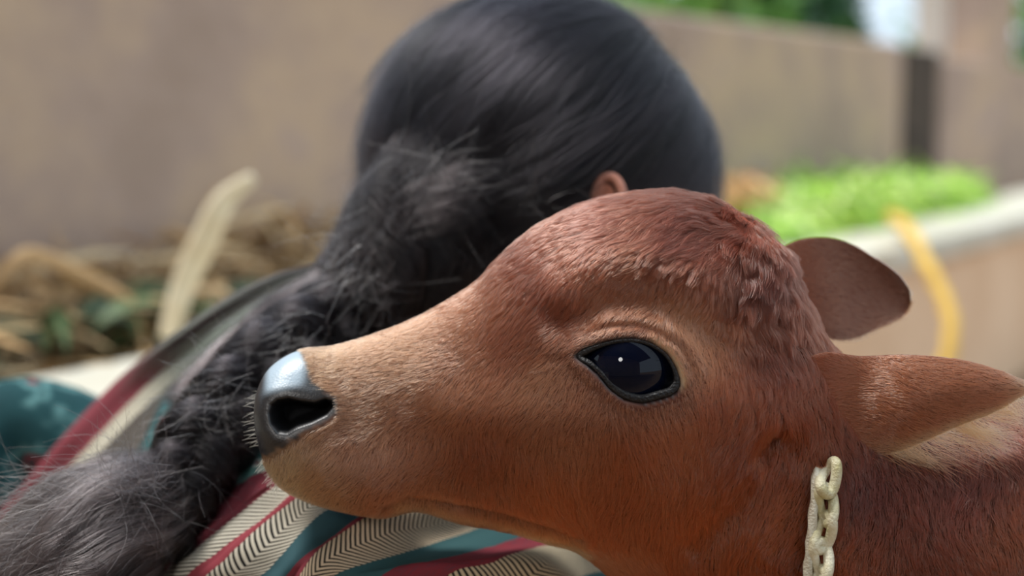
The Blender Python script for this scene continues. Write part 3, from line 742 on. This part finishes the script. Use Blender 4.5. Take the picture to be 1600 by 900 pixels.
def skin_fig(name, keys, edges, scale, mat, parent, add=0.0):
    me = bpy.data.meshes.new(name); ix = {k: i for i, k in enumerate(keys)}
    me.from_pydata([tuple(J[k][0]) for k in keys], [(ix[a], ix[b_]) for a, b_ in edges], []); me.update()
    o = bpy.data.objects.new(name, me); C.objects.link(o); o.parent = parent; o.location = -Vector(parent.location)
    m = o.modifiers.new('skin', 'SKIN'); m.use_smooth_shade = True
    if not me.skin_vertices: me.skin_vertices.new()
    for i, k in enumerate(keys):
        r = J[k][1]*scale+add; me.skin_vertices[0].data[i].radius = (r, r); me.skin_vertices[0].data[i].use_root = (i == 0)
    s = o.modifiers.new('sub', 'SUBSURF'); s.levels = 2; s.render_levels = 2
    me.materials.append(mat)
    return o
skin_fig('body', list(J), E_, 0.9, m_body, woman)

# fabric materials
m_teal, nt, b = new_mat('teal_cotton')
tc = node(nt, 'ShaderNodeTexCoord'); n1 = node(nt, 'ShaderNodeTexNoise', Scale=26.0, Detail=3.0); nt.links.new(tc.outputs['Object'], n1.inputs['Vector'])
r = node(nt, 'ShaderNodeValToRGB'); e = r.color_ramp.elements
e[0].position = 0.0; e[0].color = L4(22, 48, 52)
for p_, c_ in ((0.50, L4(34, 72, 76)), (0.58, L4(92, 134, 134)), (0.63, L4(32, 66, 70)), (0.68, L4(150, 66, 72)), (0.72, L4(30, 64, 68))): q_ = e.new(p_); q_.color = c_
e[-1].color = L4(28, 58, 62)
nt.links.new(n1.outputs['Fac'], r.inputs['Fac']); nt.links.new(r.outputs['Color'], b.inputs['Base Color']); b.inputs['Roughness'].default_value = 0.85
b.inputs['Specular IOR Level'].default_value = 0.15
for nm, keys in (('kurta', ['pelvis', 'waist', 'chest', 'neckb', 'shl', 'upl', 'ell', 'wrl', 'shr', 'elr', 'wrr', 'hipr', 'knr', 'anr', 'hipl', 'knl', 'anl']),):
    ks = set(keys); k_o = skin_fig(nm, keys, [e_ for e_ in E_ if e_[0] in ks and e_[1] in ks], 1.0, m_teal, woman, 0.012)
    k_o['label'] = 'dark teal patterned garment with loose sleeve'

# striped back of the garment: rows are stripe borders
ROWS = [
 [(-120, 905), (15, 790), (105, 690), (210, 585), (325, 497), (430, 436), (530, 408)],
 [(-90, 960), (48, 812), (135, 716), (240, 610), (350, 518), (450, 457), (540, 428)],
 [(-60, 1010), (75, 826), (160, 728), (258, 626), (368, 532), (462, 470), (550, 442)],
 [(-40, 1060), (100, 846), (190, 738), (288, 642), (398, 548), (482, 488), (565, 458)],
 [(90, 1150), (200, 905), (285, 828), (362, 770), (437, 722), (550, 650), (680, 560)],
 [(120, 1180), (235, 925), (310, 852), (385, 793), (455, 742), (575, 668), (700, 580)],
 [(160, 1210), (272, 942), (345, 864), (418, 806), (478, 757), (605, 688), (730, 600)],
 [(175, 1220), (288, 950), (360, 872), (432, 812), (492, 766), (618, 698), (742, 610)],
 [(240, 1260), (360, 965), (425, 880), (470, 828), (522, 790), (650, 725), (775, 630)],
 [(290, 1280), (405, 972), (452, 893), (500, 846), (562, 806), (680, 755), (800, 660)],
 [(320, 1290), (432, 978), (480, 884), (530, 842), (592, 808), (710, 790), (850, 730)],
 [(380, 1320), (468, 990), (515, 904), (575, 876), (640, 858), (740, 826), (880, 775)],
 [(440, 1350), (535, 995), (595, 902), (660, 881), (722, 866), (810, 840), (930, 800)],
 [(520, 1400), (610, 1010), (690, 904), (750, 884), (803, 870), (866, 858), (970, 840)],
 [(650, 1450), (720, 1080), (790, 968), (848, 935), (892, 908), (930, 893), (1000, 880)],
 [(800, 1450), (860, 1120), (900, 1010), (935, 965), (952, 935), (965, 915), (1030, 900)]]
for c in range(7):
    a_, b_, c_ = (np.array(ROWS[q][c], float) for q in range(3))
    ROWS[1][c] = tuple(a_+(b_-a_)*0.62); ROWS[2][c] = tuple(b_+(c_-b_)*0.45)
COLD = [.77, .725, .715, .722, .737, .79, .87]
RADD = [.27, .25, .235, .20, .06, .042, .028, .022, .012, .008, .005, 0, 0, .005, .03, .10]
net = np.array([[P(x, y, COLD[c]+RADD[r_]*(1 if c < 4 else 1-0.25*(c-3))) for c, (x, y) in enumerate(row)] for r_, row in enumerate(ROWS)])
first = net[0]+(net[0]-net[1])*0.3+FV*0.07+(P(1, 1, 1)-P(0, 0, 1))*60
net = np.concatenate([(first)[None], net])
NC, NR_SUB = 180, 16
rows_u = np.array([catmull(r_, NC) for r_ in net])                  # (R, NC, 3)
tv = np.linspace(0, len(net)-1, (len(net)-1)*NR_SUB+1)
SH = np.array([catmull(rows_u[:, c], 0, tv) for c in range(NC)])     # (NC, T, 3)
SN = normals_of(SH, False); SN = SN if np.mean(SN@FV) < 0 else -SN
# soft folds along the stripes
tt = tv[None, :]; cu = np.linspace(0, 6, NC)[:, None]
fold = 0.0020*np.sin(tt*1.9+0.6*np.sin(cu*1.3))+0.0014*np.sin(tt*3.7+cu*0.9+1)
fold = fold-0.0035*np.exp(-0.5*((tt-10.2-0.2*np.sin(cu))/0.35)**2)
SH = SH+SN*fold[..., None]
arcu = np.concatenate([np.zeros((1, SH.shape[1])), np.cumsum(np.linalg.norm(np.diff(SH, axis=0), axis=2), 0)])
arcu = arcu.mean(1, keepdims=True)*0.4+arcu*0.6
m_sh, nt, b = new_mat('striped_cotton')
uvn = node(nt, 'ShaderNodeUVMap', _uv_map='stripe'); sx = node(nt, 'ShaderNodeSeparateXYZ'); nt.links.new(uvn.outputs[0], sx.inputs[0])
U_, V_ = sx.outputs[0], sx.outputs[1]
tc = node(nt, 'ShaderNodeTexCoord'); nz_ = node(nt, 'ShaderNodeTexNoise', Scale=60.0, Detail=2.0); nt.links.new(tc.outputs['Object'], nz_.inputs['Vector'])
Vn = mathn(nt, 'ADD', V_, mathn(nt, 'MULTIPLY', mathn(nt, 'SUBTRACT', nz_.outputs['Fac'], 0.5), 0.12))
band = mathn(nt, 'FLOOR', Vn); loc = mathn(nt, 'FRACT', Vn)
ramp = node(nt, 'ShaderNodeValToRGB'); ramp.color_ramp.interpolation = 'CONSTANT'; e = ramp.color_ramp.elements
BC = [(58, 92, 92), (134, 66, 74), (180, 174, 156), (84, 78, 72), (96, 142, 136), (122, 54, 62), (205, 198, 180), (140, 62, 70), (205, 198, 180), (54, 84, 90), (128, 52, 60), (200, 180, 152), (52, 84, 86), (124, 46, 54), (196, 180, 150), (44, 80, 82)]
NB = 16
e.remove(e[1]); e[0].position = 0; e[0].color = L4(*BC[0])
for k in range(1, NB): q_ = e.new(k/NB); q_.color = L4(*BC[k])
nt.links.new(mathn(nt, 'DIVIDE', mathn(nt, 'ADD', band, 0.5), float(NB)), ramp.inputs['Fac'])
# herringbone
chev = mathn(nt, 'ABSOLUTE', mathn(nt, 'SUBTRACT', loc, 0.5))
def isb(k): return mathn(nt, 'COMPARE', band, float(k), 0.1)
hb = mathn(nt, 'MAXIMUM', mathn(nt, 'MAXIMUM', isb(6), isb(8)), mathn(nt, 'MAXIMUM', isb(11), isb(14)))
slant = mathn(nt, 'ADD', mathn(nt, 'MULTIPLY', chev, mathn(nt, 'SUBTRACT', 1.0, isb(6))), mathn(nt, 'MULTIPLY', loc, mathn(nt, 'MULTIPLY', isb(6), 0.5)))
phase = mathn(nt, 'ADD', mathn(nt, 'MULTIPLY', U_, 265.0), mathn(nt, 'MULTIPLY', slant, -6.0))
bar = mathn(nt, 'FRACT', phase)
bars = mathn(nt, 'MULTIPLY', mathn(nt, 'GREATER_THAN', bar, 0.56), hb)
c1 = mixc(nt, bars, ramp.outputs['Color'], L4(40, 38, 36))
# small flowers on the pale teal band
vr = node(nt, 'ShaderNodeTexVoronoi', Scale=120.0); nt.links.new(tc.outputs['Object'], vr.inputs['Vector'])
ring_ = mathn(nt, 'COMPARE', vr.outputs['Distance'], 0.30, 0.10)
c2 = mixc(nt, mathn(nt, 'MULTIPLY', ring_, isb(4)), c1, L4(196, 206, 196))
dot = mathn(nt, 'LESS_THAN', vr.outputs['Distance'], 0.16)
c3 = mixc(nt, mathn(nt, 'MULTIPLY', dot, isb(4)), c2, L4(150, 60, 68))
# ikat bleed between teal and maroon
n5 = node(nt, 'ShaderNodeTexNoise', Scale=90.0, Detail=4.0); nt.links.new(uvn.outputs[0], n5.inputs['Vector'])
c4 = mixc(nt, mathn(nt, 'MULTIPLY', mathn(nt, 'MULTIPLY', mathn(nt, 'GREATER_THAN', n5.outputs['Fac'], 0.56), mathn(nt, 'MAXIMUM', mathn(nt, 'MAXIMUM', isb(10), isb(13)), isb(5))), 0.55), c3, L4(60, 62, 72))
ua = node(nt, 'ShaderNodeAttribute', _attribute_name='upper')
n6 = node(nt, 'ShaderNodeTexNoise', Scale=6.0, Detail=3.0)
mp = node(nt, 'ShaderNodeMapping'); mp.inputs['Scale'].default_value = (2.0, 1.6, 1.0); nt.links.new(uvn.outputs[0], mp.inputs['Vector']); nt.links.new(mp.outputs[0], n6.inputs['Vector'])
rp6 = node(nt, 'ShaderNodeValToRGB'); e6 = rp6.color_ramp.elements; e6[0].position = 0.40; e6[0].color = L4(58, 66, 66); e6[1].position = 0.62; e6[1].color = L4(134, 146, 138); q_ = e6.new(0.5); q_.color = L4(84, 98, 94)
nt.links.new(n6.outputs['Fac'], rp6.inputs['Fac'])
top4 = mathn(nt, 'LESS_THAN', Vn, 4.0)
c4 = mixc(nt, mathn(nt, 'MULTIPLY', mathn(nt, 'MULTIPLY', ua.outputs['Fac'], top4), 0.85), c4, rp6.outputs['Color'])
nt.links.new(c4, b.inputs['Base Color']); b.inputs['Roughness'].default_value = 0.85; b.inputs['Specular IOR Level'].default_value = 0.15
wv = node(nt, 'ShaderNodeTexNoise', Scale=1400.0, Detail=1.0); nt.links.new(tc.outputs['Object'], wv.inputs['Vector'])
bp = node(nt, 'ShaderNodeBump', Strength=0.25, Distance=0.0006); nt.links.new(wv.outputs['Fac'], bp.inputs['Height']); nt.links.new(bp.outputs['Normal'], b.inputs['Normal'])
T = SH.shape[1]
sho = mesh_obj('shawl', SH.reshape(-1, 3), [], m_sh, woman)
me = sho.data; me.clear_geometry()
me.from_pydata([tuple(map(float, v_)) for v_ in SH.reshape(-1, 3)], [], grid_faces(NC, T, 0, False)); me.update()
me.polygons.foreach_set('use_smooth', [True]*len(me.polygons))
uvl = me.uv_layers.new(name='stripe'); vi = np.zeros(len(me.loops), int); me.loops.foreach_get('vertex_index', vi)
uu = arcu.reshape(-1); vv = np.tile(tv, NC)
uvl.data.foreach_set('uv', np.stack([uu[vi], vv[vi]], 1).astype(np.float32).ravel())
at_ = me.attributes.new('upper', 'FLOAT', 'POINT'); at_.data.foreach_set('value', np.repeat(smooth(2.6, 3.6, np.linspace(0, 6, NC)), T).astype(np.float32))
sol = sho.modifiers.new('thickness', 'SOLIDIFY'); sol.thickness = 0.0015; sol.offset = 0
sho['label'] = 'striped teal, maroon and cream herringbone back panel'

# ---- hair
m_hair = attr_mat('black_hair', 'tint', 0.26, 0.0, hair=True)
m_core = plain('hair_base', L4(16, 17, 21), 0.6, 0.3)
def ell_proj(p, r, lump=0.0):
    q = (p-HC)/np.array(r); return HC+q/np.linalg.norm(q, axis=-1, keepdims=True)*np.array(r)
RH = (0.112, 0.108, 0.109)
GP = P(600, 440, 0.89)                                   # where the hair is gathered at the nape
cores = []
# scalp cap
bm = bmesh.new(); bmesh.ops.create_uvsphere(bm, u_segments=72, v_segments=48, radius=1.0)
hv = np.array([v_.co[:] for v_ in bm.verts]); hf = [[v_.index for v_ in f_.verts] for f_ in bm.faces]; bm.free()
hv = HC+hv*np.array(RH)*0.975
V = [hv]; F = [list(f_) for f_ in hf]; off = len(hv)
gather = catmull([P(770, 290, 0.93), P(690, 368, 0.90), P(632, 430, 0.885), P(565, 492, 0.872)], 40)
gr = catmull(np.array([[0.070], [0.061], [0.048], [0.035]]), 40)[:, 0]
def ringtube(c, r, m=28):
    out = []; up = np.array([0.2, 0.5, 1.0])
    for k in range(len(c)):
        tg = c[min(k+1, len(c)-1)]-c[max(k-1, 0)]; tg /= np.linalg.norm(tg); s = np.cross(tg, up); s /= np.linalg.norm(s); b_ = np.cross(s, tg)
        out.append([c[k]+r[k]*(s*math.cos(a)+b_*math.sin(a)) for a in np.linspace(0, 2*math.pi, m, endpoint=False)])
    return np.array(out)
gt = ringtube(gather, gr*0.93); V.append(gt.reshape(-1, 3)); F += [list(f_) for f_ in grid_faces(40, 28, off)]; off += 40*28
mesh_obj('hair', np.vstack(V), F, m_core, woman)['label'] = 'black hair drawn back over the head'
# head strands
NH = 46000; K = 18
d0 = rng.normal(size=(NH, 3)); d0 /= np.linalg.norm(d0, axis=1, keepdims=True)
keep = (d0@FV < 0.45) & ((d0[:, 2] > -0.75)); d0 = d0[keep]; NH = len(d0)
p = HC+d0*np.array(RH); paths = [p.copy()]
target = gather[np.clip((rng.beta(1.5, 2, NH)*30).astype(int)+8, 0, 39)]
off_t = rng.normal(size=(NH, 3)); off_t /= np.linalg.norm(off_t, axis=1, keepdims=True)
lenS = rng.uniform(0.5, 1.0, NH)
for k in range(1, K):
    rem = (K-k)
    gd = (GP+off_t*0.035-p); dist = np.linalg.norm(gd, axis=1, keepdims=True); gd /= dist
    n_ = (p-HC)/np.array(RH)**2; n_ /= np.linalg.norm(n_, axis=1, keepdims=True)
    gd = gd-n_*np.sum(gd*n_, 1, keepdims=True)*np.clip(dist/0.06, 0, 1); gd /= np.linalg.norm(gd, axis=1, keepdims=True)+1e-9
    # crown hair falls left and down before it turns to the nape
    sw = (-RV*0.5-np.array([0, 0, 1.0])*0.25); sw = sw-n_*np.sum(sw*n_, 1, keepdims=True)
    dd = gd+sw*0.35*np.clip(dist/0.2-0.3, 0, 1)+0.10*np.stack([vnoise(d0, 9, 20+q_) for q_ in range(3)], 1)
    dd /= np.linalg.norm(dd, axis=1, keepdims=True)
    p = p+dd*0.0085*lenS[:, None]
    q_ = (p-HC)/np.array(RH); rr = np.linalg.norm(q_, axis=1, keepdims=True)
    lumps = 1+0.035*vnoise(d0, 14, 31)[:, None]+0.030*vnoise(d0, 40, 32)[:, None]
    p = np.where(rr < lumps, HC+q_/rr*np.array(RH)*lumps, p)
    paths.append(p.copy())
hp_ = np.stack(paths, 1)
fly = rng.random(NH) < 0.03
hp_ += (np.where(fly, 1.3, 0.12)*0.006)[:, None, None]*np.sin(np.linspace(0, 3, K))[None, :, None]*rng.normal(size=(NH, 1, 3))
hc = lin((24, 22, 26))*(1+0.35*rng.normal(size=NH))[:, None]; hc = hc*np.clip(1+0.9*vnoise(d0, 13, 40)+0.5*vnoise(d0, 34, 41), 0.25, 3)[:, None]
def tint(n, base=(40, 37, 42), sp=0.35):
    c = lin(base)*0.42*(np.clip(1+sp*rng.normal(size=n), 0.3, 2.5))[:, None]; return c
strands('hair_strands', hp_, np.full(NH, 0.00011), np.clip(hc, 0.003, 0.2), m_hair, woman)

def bundle(c, r, N, span=(0.25, 0.6), twist=1.5, jitter=0.0015, base=(40, 37, 42), name='hair_strands', K=14, fly=0.05, par=None, rad=0.0001, wob=0.0):
    """hairs lying on a tube with centre line c and radii r"""
    n = len(c); T_ = np.gradient(c, axis=0); T_ /= np.linalg.norm(T_, axis=1, keepdims=True)
    up = np.array([0.2, 0.5, 1.0]); S1 = np.cross(T_, up); S1 /= np.linalg.norm(S1, axis=1, keepdims=True); S2 = np.cross(S1, T_)
    s0 = rng.uniform(-0.15, 1, N); L = rng.uniform(*span, N); a0 = rng.uniform(0, 2*math.pi, N)
    q = np.linspace(0, 1, K)[None]; s = np.clip(s0[:, None]+L[:, None]*q, 0, 1)*(n-1); i = np.minimum(s.astype(int), n-2); f_ = (s-i)[..., None]
    lp = lambda M: M[i]*(1-f_)+M[i+1]*f_
    a = a0[:, None]+twist*s/(n-1)+0.25*np.sin(s0[:, None]*20+q*3)
    rr = lp(r[:, None])[..., 0]*(1+wob*np.sin(3*a0[:, None]+s/(n-1)*6))+rng.normal(0, jitter, N)[:, None]
    out = lp(c)+(lp(S1)*np.cos(a)[..., None]+lp(S2)*np.sin(a)[..., None])*rr[..., None]
    fl = rng.random(N) < fly
    out += np.where(fl, 0.012, 0.0)[:, None, None]*(q[..., None]**1.5)*rng.normal(size=(N, 1, 3))
    return out, np.full(N, rad), tint(N, base)*np.clip(1+0.75*np.sin(5*a0+1)*np.cos(3*a0), 0.25, 3)[:, None]*np.where(fl, 1.6, 1)[:, None]
def emit(name, parts, par=woman):
    KK = max(a[0].shape[1] for a in parts)
    fit = lambda M: M if M.shape[1] == KK else np.stack([M[:, min(int(t), M.shape[1]-2)]*(1-(t-min(int(t), M.shape[1]-2)))+M[:, min(int(t), M.shape[1]-2)+1]*(t-min(int(t), M.shape[1]-2)) for t in np.linspace(0, M.shape[1]-1, KK)], 1)
    return strands(name, np.concatenate([fit(a[0]) for a in parts]), np.concatenate([a[1] for a in parts]), np.clip(np.concatenate([a[2] for a in parts]), 0.002, 0.3), m_hair, par)
def locks(c, r, nl, N, tw, base, lr=0.3, fly=0.08, span=(0.3, 0.9), K=16, spread=0.85, tone=(0.45, 2.0)):
    n = len(c); T_ = np.gradient(c, axis=0); T_ /= np.linalg.norm(T_, axis=1, keepdims=True); out = []
    S1 = np.cross(T_, np.array([0.2, 0.5, 1.0])); S1 /= np.linalg.norm(S1, axis=1, keepdims=True); S2 = np.cross(S1, T_); q = np.linspace(0, 1, n)
    for k in range(nl):
        a = 2*math.pi*(k+rng.uniform(-.3, .3))/nl+tw*q+0.5*np.sin(q*rng.uniform(3, 7)+rng.uniform(0, 6)); rr = r*spread*rng.uniform(0.8, 1.08)*(1+0.10*np.sin(q*rng.uniform(5, 11)+rng.uniform(0, 6)))
        cc_ = c+(S1*np.cos(a)[:, None]+S2*np.sin(a)[:, None])*rr[:, None]; f_ = rng.uniform(*tone)
        p_, ra, ti = bundle(cc_, r*lr*rng.uniform(0.7, 1.2), N, span, rng.uniform(-3, 3), 0.0015, base, fly=fly, K=K)
        out.append((p_, ra, ti*f_))
    return out
emit('hair_strands', [bundle(gather, gr*0.97, 8000, (0.35, 0.9), 1.2, 0.003, (40, 36, 38), fly=0.04, wob=0.10)]+locks(gather, gr, 16, 700, 1.6, (52, 45, 46), fly=0.10))
loose = catmull([P(560, 440, 0.885), P(490, 492, 0.87), P(420, 540, 0.86), P(350, 590, 0.85), P(296, 640, 0.84)], 60)
emit('loose_locks', locks(loose, np.linspace(0.020, 0.014, 60), 9, 500, 2.0, (92, 80, 80), lr=0.42, fly=0.10, span=(0.3, 0.9)))
# braid of three locks
BR = catmull([P(590, 470, 0.875), P(512, 520, 0.85), P(440, 560, 0.825), P(375, 625, 0.80), P(314, 702, 0.782), P(278, 775, 0.77), P(246, 840, 0.76)], 200)
BW = catmull(np.array([[0.024], [0.026], [0.024], [0.023], [0.022], [0.020], [0.017]]), 200)[:, 0]
T_ = np.gradient(BR, axis=0); T_ /= np.linalg.norm(T_, axis=1, keepdims=True)
S1 = np.cross(T_, FV); S1 /= np.linalg.norm(S1, axis=1, keepdims=True); S2 = np.cross(T_, S1)
br_parts = []; bv = []; bf = []; boff = 0
ph = np.linspace(0, 2*math.pi*2.6, 200)
for k in range(3):
    a = ph+2*math.pi*k/3
    c = BR+S1*(np.sin(a)*BW*0.62)[:, None]+S2*(np.sin(2*a)*BW*0.36)[:, None]
    r = BW*0.56*(1+0.10*np.cos(a*2))
    g_ = ringtube(c, r*0.9, 16); bv.append(g_.reshape(-1, 3)); bf += [list(f_) for f_ in grid_faces(200, 16, boff)]; boff += 200*16
    br_parts.append(bundle(c, r, 8000, (0.12, 0.35), 2.0, 0.0012, (46, 41, 44), fly=0.04))
mesh_obj('braid', np.vstack(bv), bf, m_core, woman)['label'] = 'thick three-lock black braid down the back'
emit('braid_strands', br_parts)
# loose tuft below the braid
tc_ = catmull([P(272, 770, 0.77), P(200, 805, 0.755), P(135, 865, 0.75), P(85, 950, 0.75), P(50, 1060, 0.76)], 60)
tr_ = catmull(np.array([[0.019], [0.029], [0.039], [0.043], [0.034]]), 60)[:, 0]
g_ = ringtube(tc_, tr_*0.85, 20); fcs = [list(f_) for f_ in grid_faces(60, 20)]+[list(range(20))]
mesh_obj('braid_tail', g_.reshape(-1, 3), fcs, m_core, woman)['label'] = 'loose frizzy brown-black tail of the braid'
tail = [bundle(tc_, tr_*0.9, 7000, (0.4, 1.0), 0.6, 0.004, (60, 52, 52), fly=0.10, K=18, wob=0.10)]+locks(tc_, tr_, 20, 700, 0.9, (112, 100, 100), lr=0.26, fly=0.14, span=(0.3, 0.9), K=18, tone=(0.25, 2.2))
def wisps(c, N, L, dirv, spread, base):
    K = 12; r = c+rng.normal(0, 0.010, (N, 3)); d = dirv+rng.normal(0, spread, (N, 3)); d /= np.linalg.norm(d, axis=1, keepdims=True)
    cv_ = rng.normal(0, 1, (N, 3)); cv_ -= d*np.sum(cv_*d, 1, keepdims=True); q = np.linspace(0, 1, K)[None, :, None]; Lr = (L*rng.uniform(0.5, 1.2, N))[:, None, None]
    return r[:, None]+d[:, None]*Lr*q+cv_[:, None]*Lr*0.35*q*q, np.full(N, 0.0001), tint(N, base)
tail.append(wisps(P(215, 770, 0.735), 260, 0.035, -RV*0.3+UV_*0.3-FV*0.3, 0.7, (130, 122, 124)))
tail.append(wisps(P(110, 790, 0.73), 500, 0.05, -RV*0.8-UV_*0.6, 0.35, (110, 100, 98)))
tail.append(wisps(P(60, 850, 0.73), 400, 0.05, -RV*0.8-UV_*0.6, 0.35, (110, 100, 98)))
emit('braid_tail_strands', tail)
stray = [wisps(P(x_, y_, d_), n_, L_, dv, 0.5, (150, 140, 138)) for x_, y_, d_, n_, L_, dv in
         ((830, 300, 0.845, 60, 0.03, RV*0.4+UV_*0.4-FV*0.3), (700, 270, 0.845, 120, 0.04, RV*0.5-UV_*0.2), (650, 300, 0.845, 120, 0.05, -UV_*0.6), (560, 420, 0.83, 160, 0.04, -RV*0.3-UV_*0.6), (450, 540, 0.80, 160, 0.03, -RV*0.5-UV_*0.6), (350, 640, 0.775, 160, 0.03, -RV*0.5-UV_*0.2))]
emit('stray_hairs', stray)

# ear and sliver of face at the right
def ear_human(c, s):
    V = []; n, m = 40, 12; cp = []
    for k in range(n):
        a = -0.4+ (2*math.pi*0.80)*k/(n-1); cp.append(c+s*(RV*(0.55*math.cos(a)+0.1)+UV_*0.95*math.sin(a)-FV*(0.25*math.cos(a)-0.1)))
    cp = np.array(cp); g_ = ringtube(cp, np.full(n, s*0.20), m); V = [g_.reshape(-1, 3)]; F = grid_faces(n, m)
    # concha disc
    o_ = n*m; k2 = 24
    for r_ in (0.0, 0.4, 0.75):
        V.append(np.array([c+s*(RV*0.5*r_*math.cos(a)+UV_*0.85*r_*math.sin(a)+FV*(0.30-0.35*r_)) for a in np.linspace(0, 2*math.pi, k2, endpoint=False)]))
    F += grid_faces(3, k2, o_)
    return mesh_obj('ear', np.vstack(V), F, m_body, woman)
ear_human(P(948, 312, 0.842), 0.0145)['label'] = 'ear showing below the hair'
fc = P(1062, 325, 0.96)
sphere('face', fc, 0.034, m_body, woman, (0.62, 1.0, 1.1))['label'] = 'sliver of cheek past the hair'
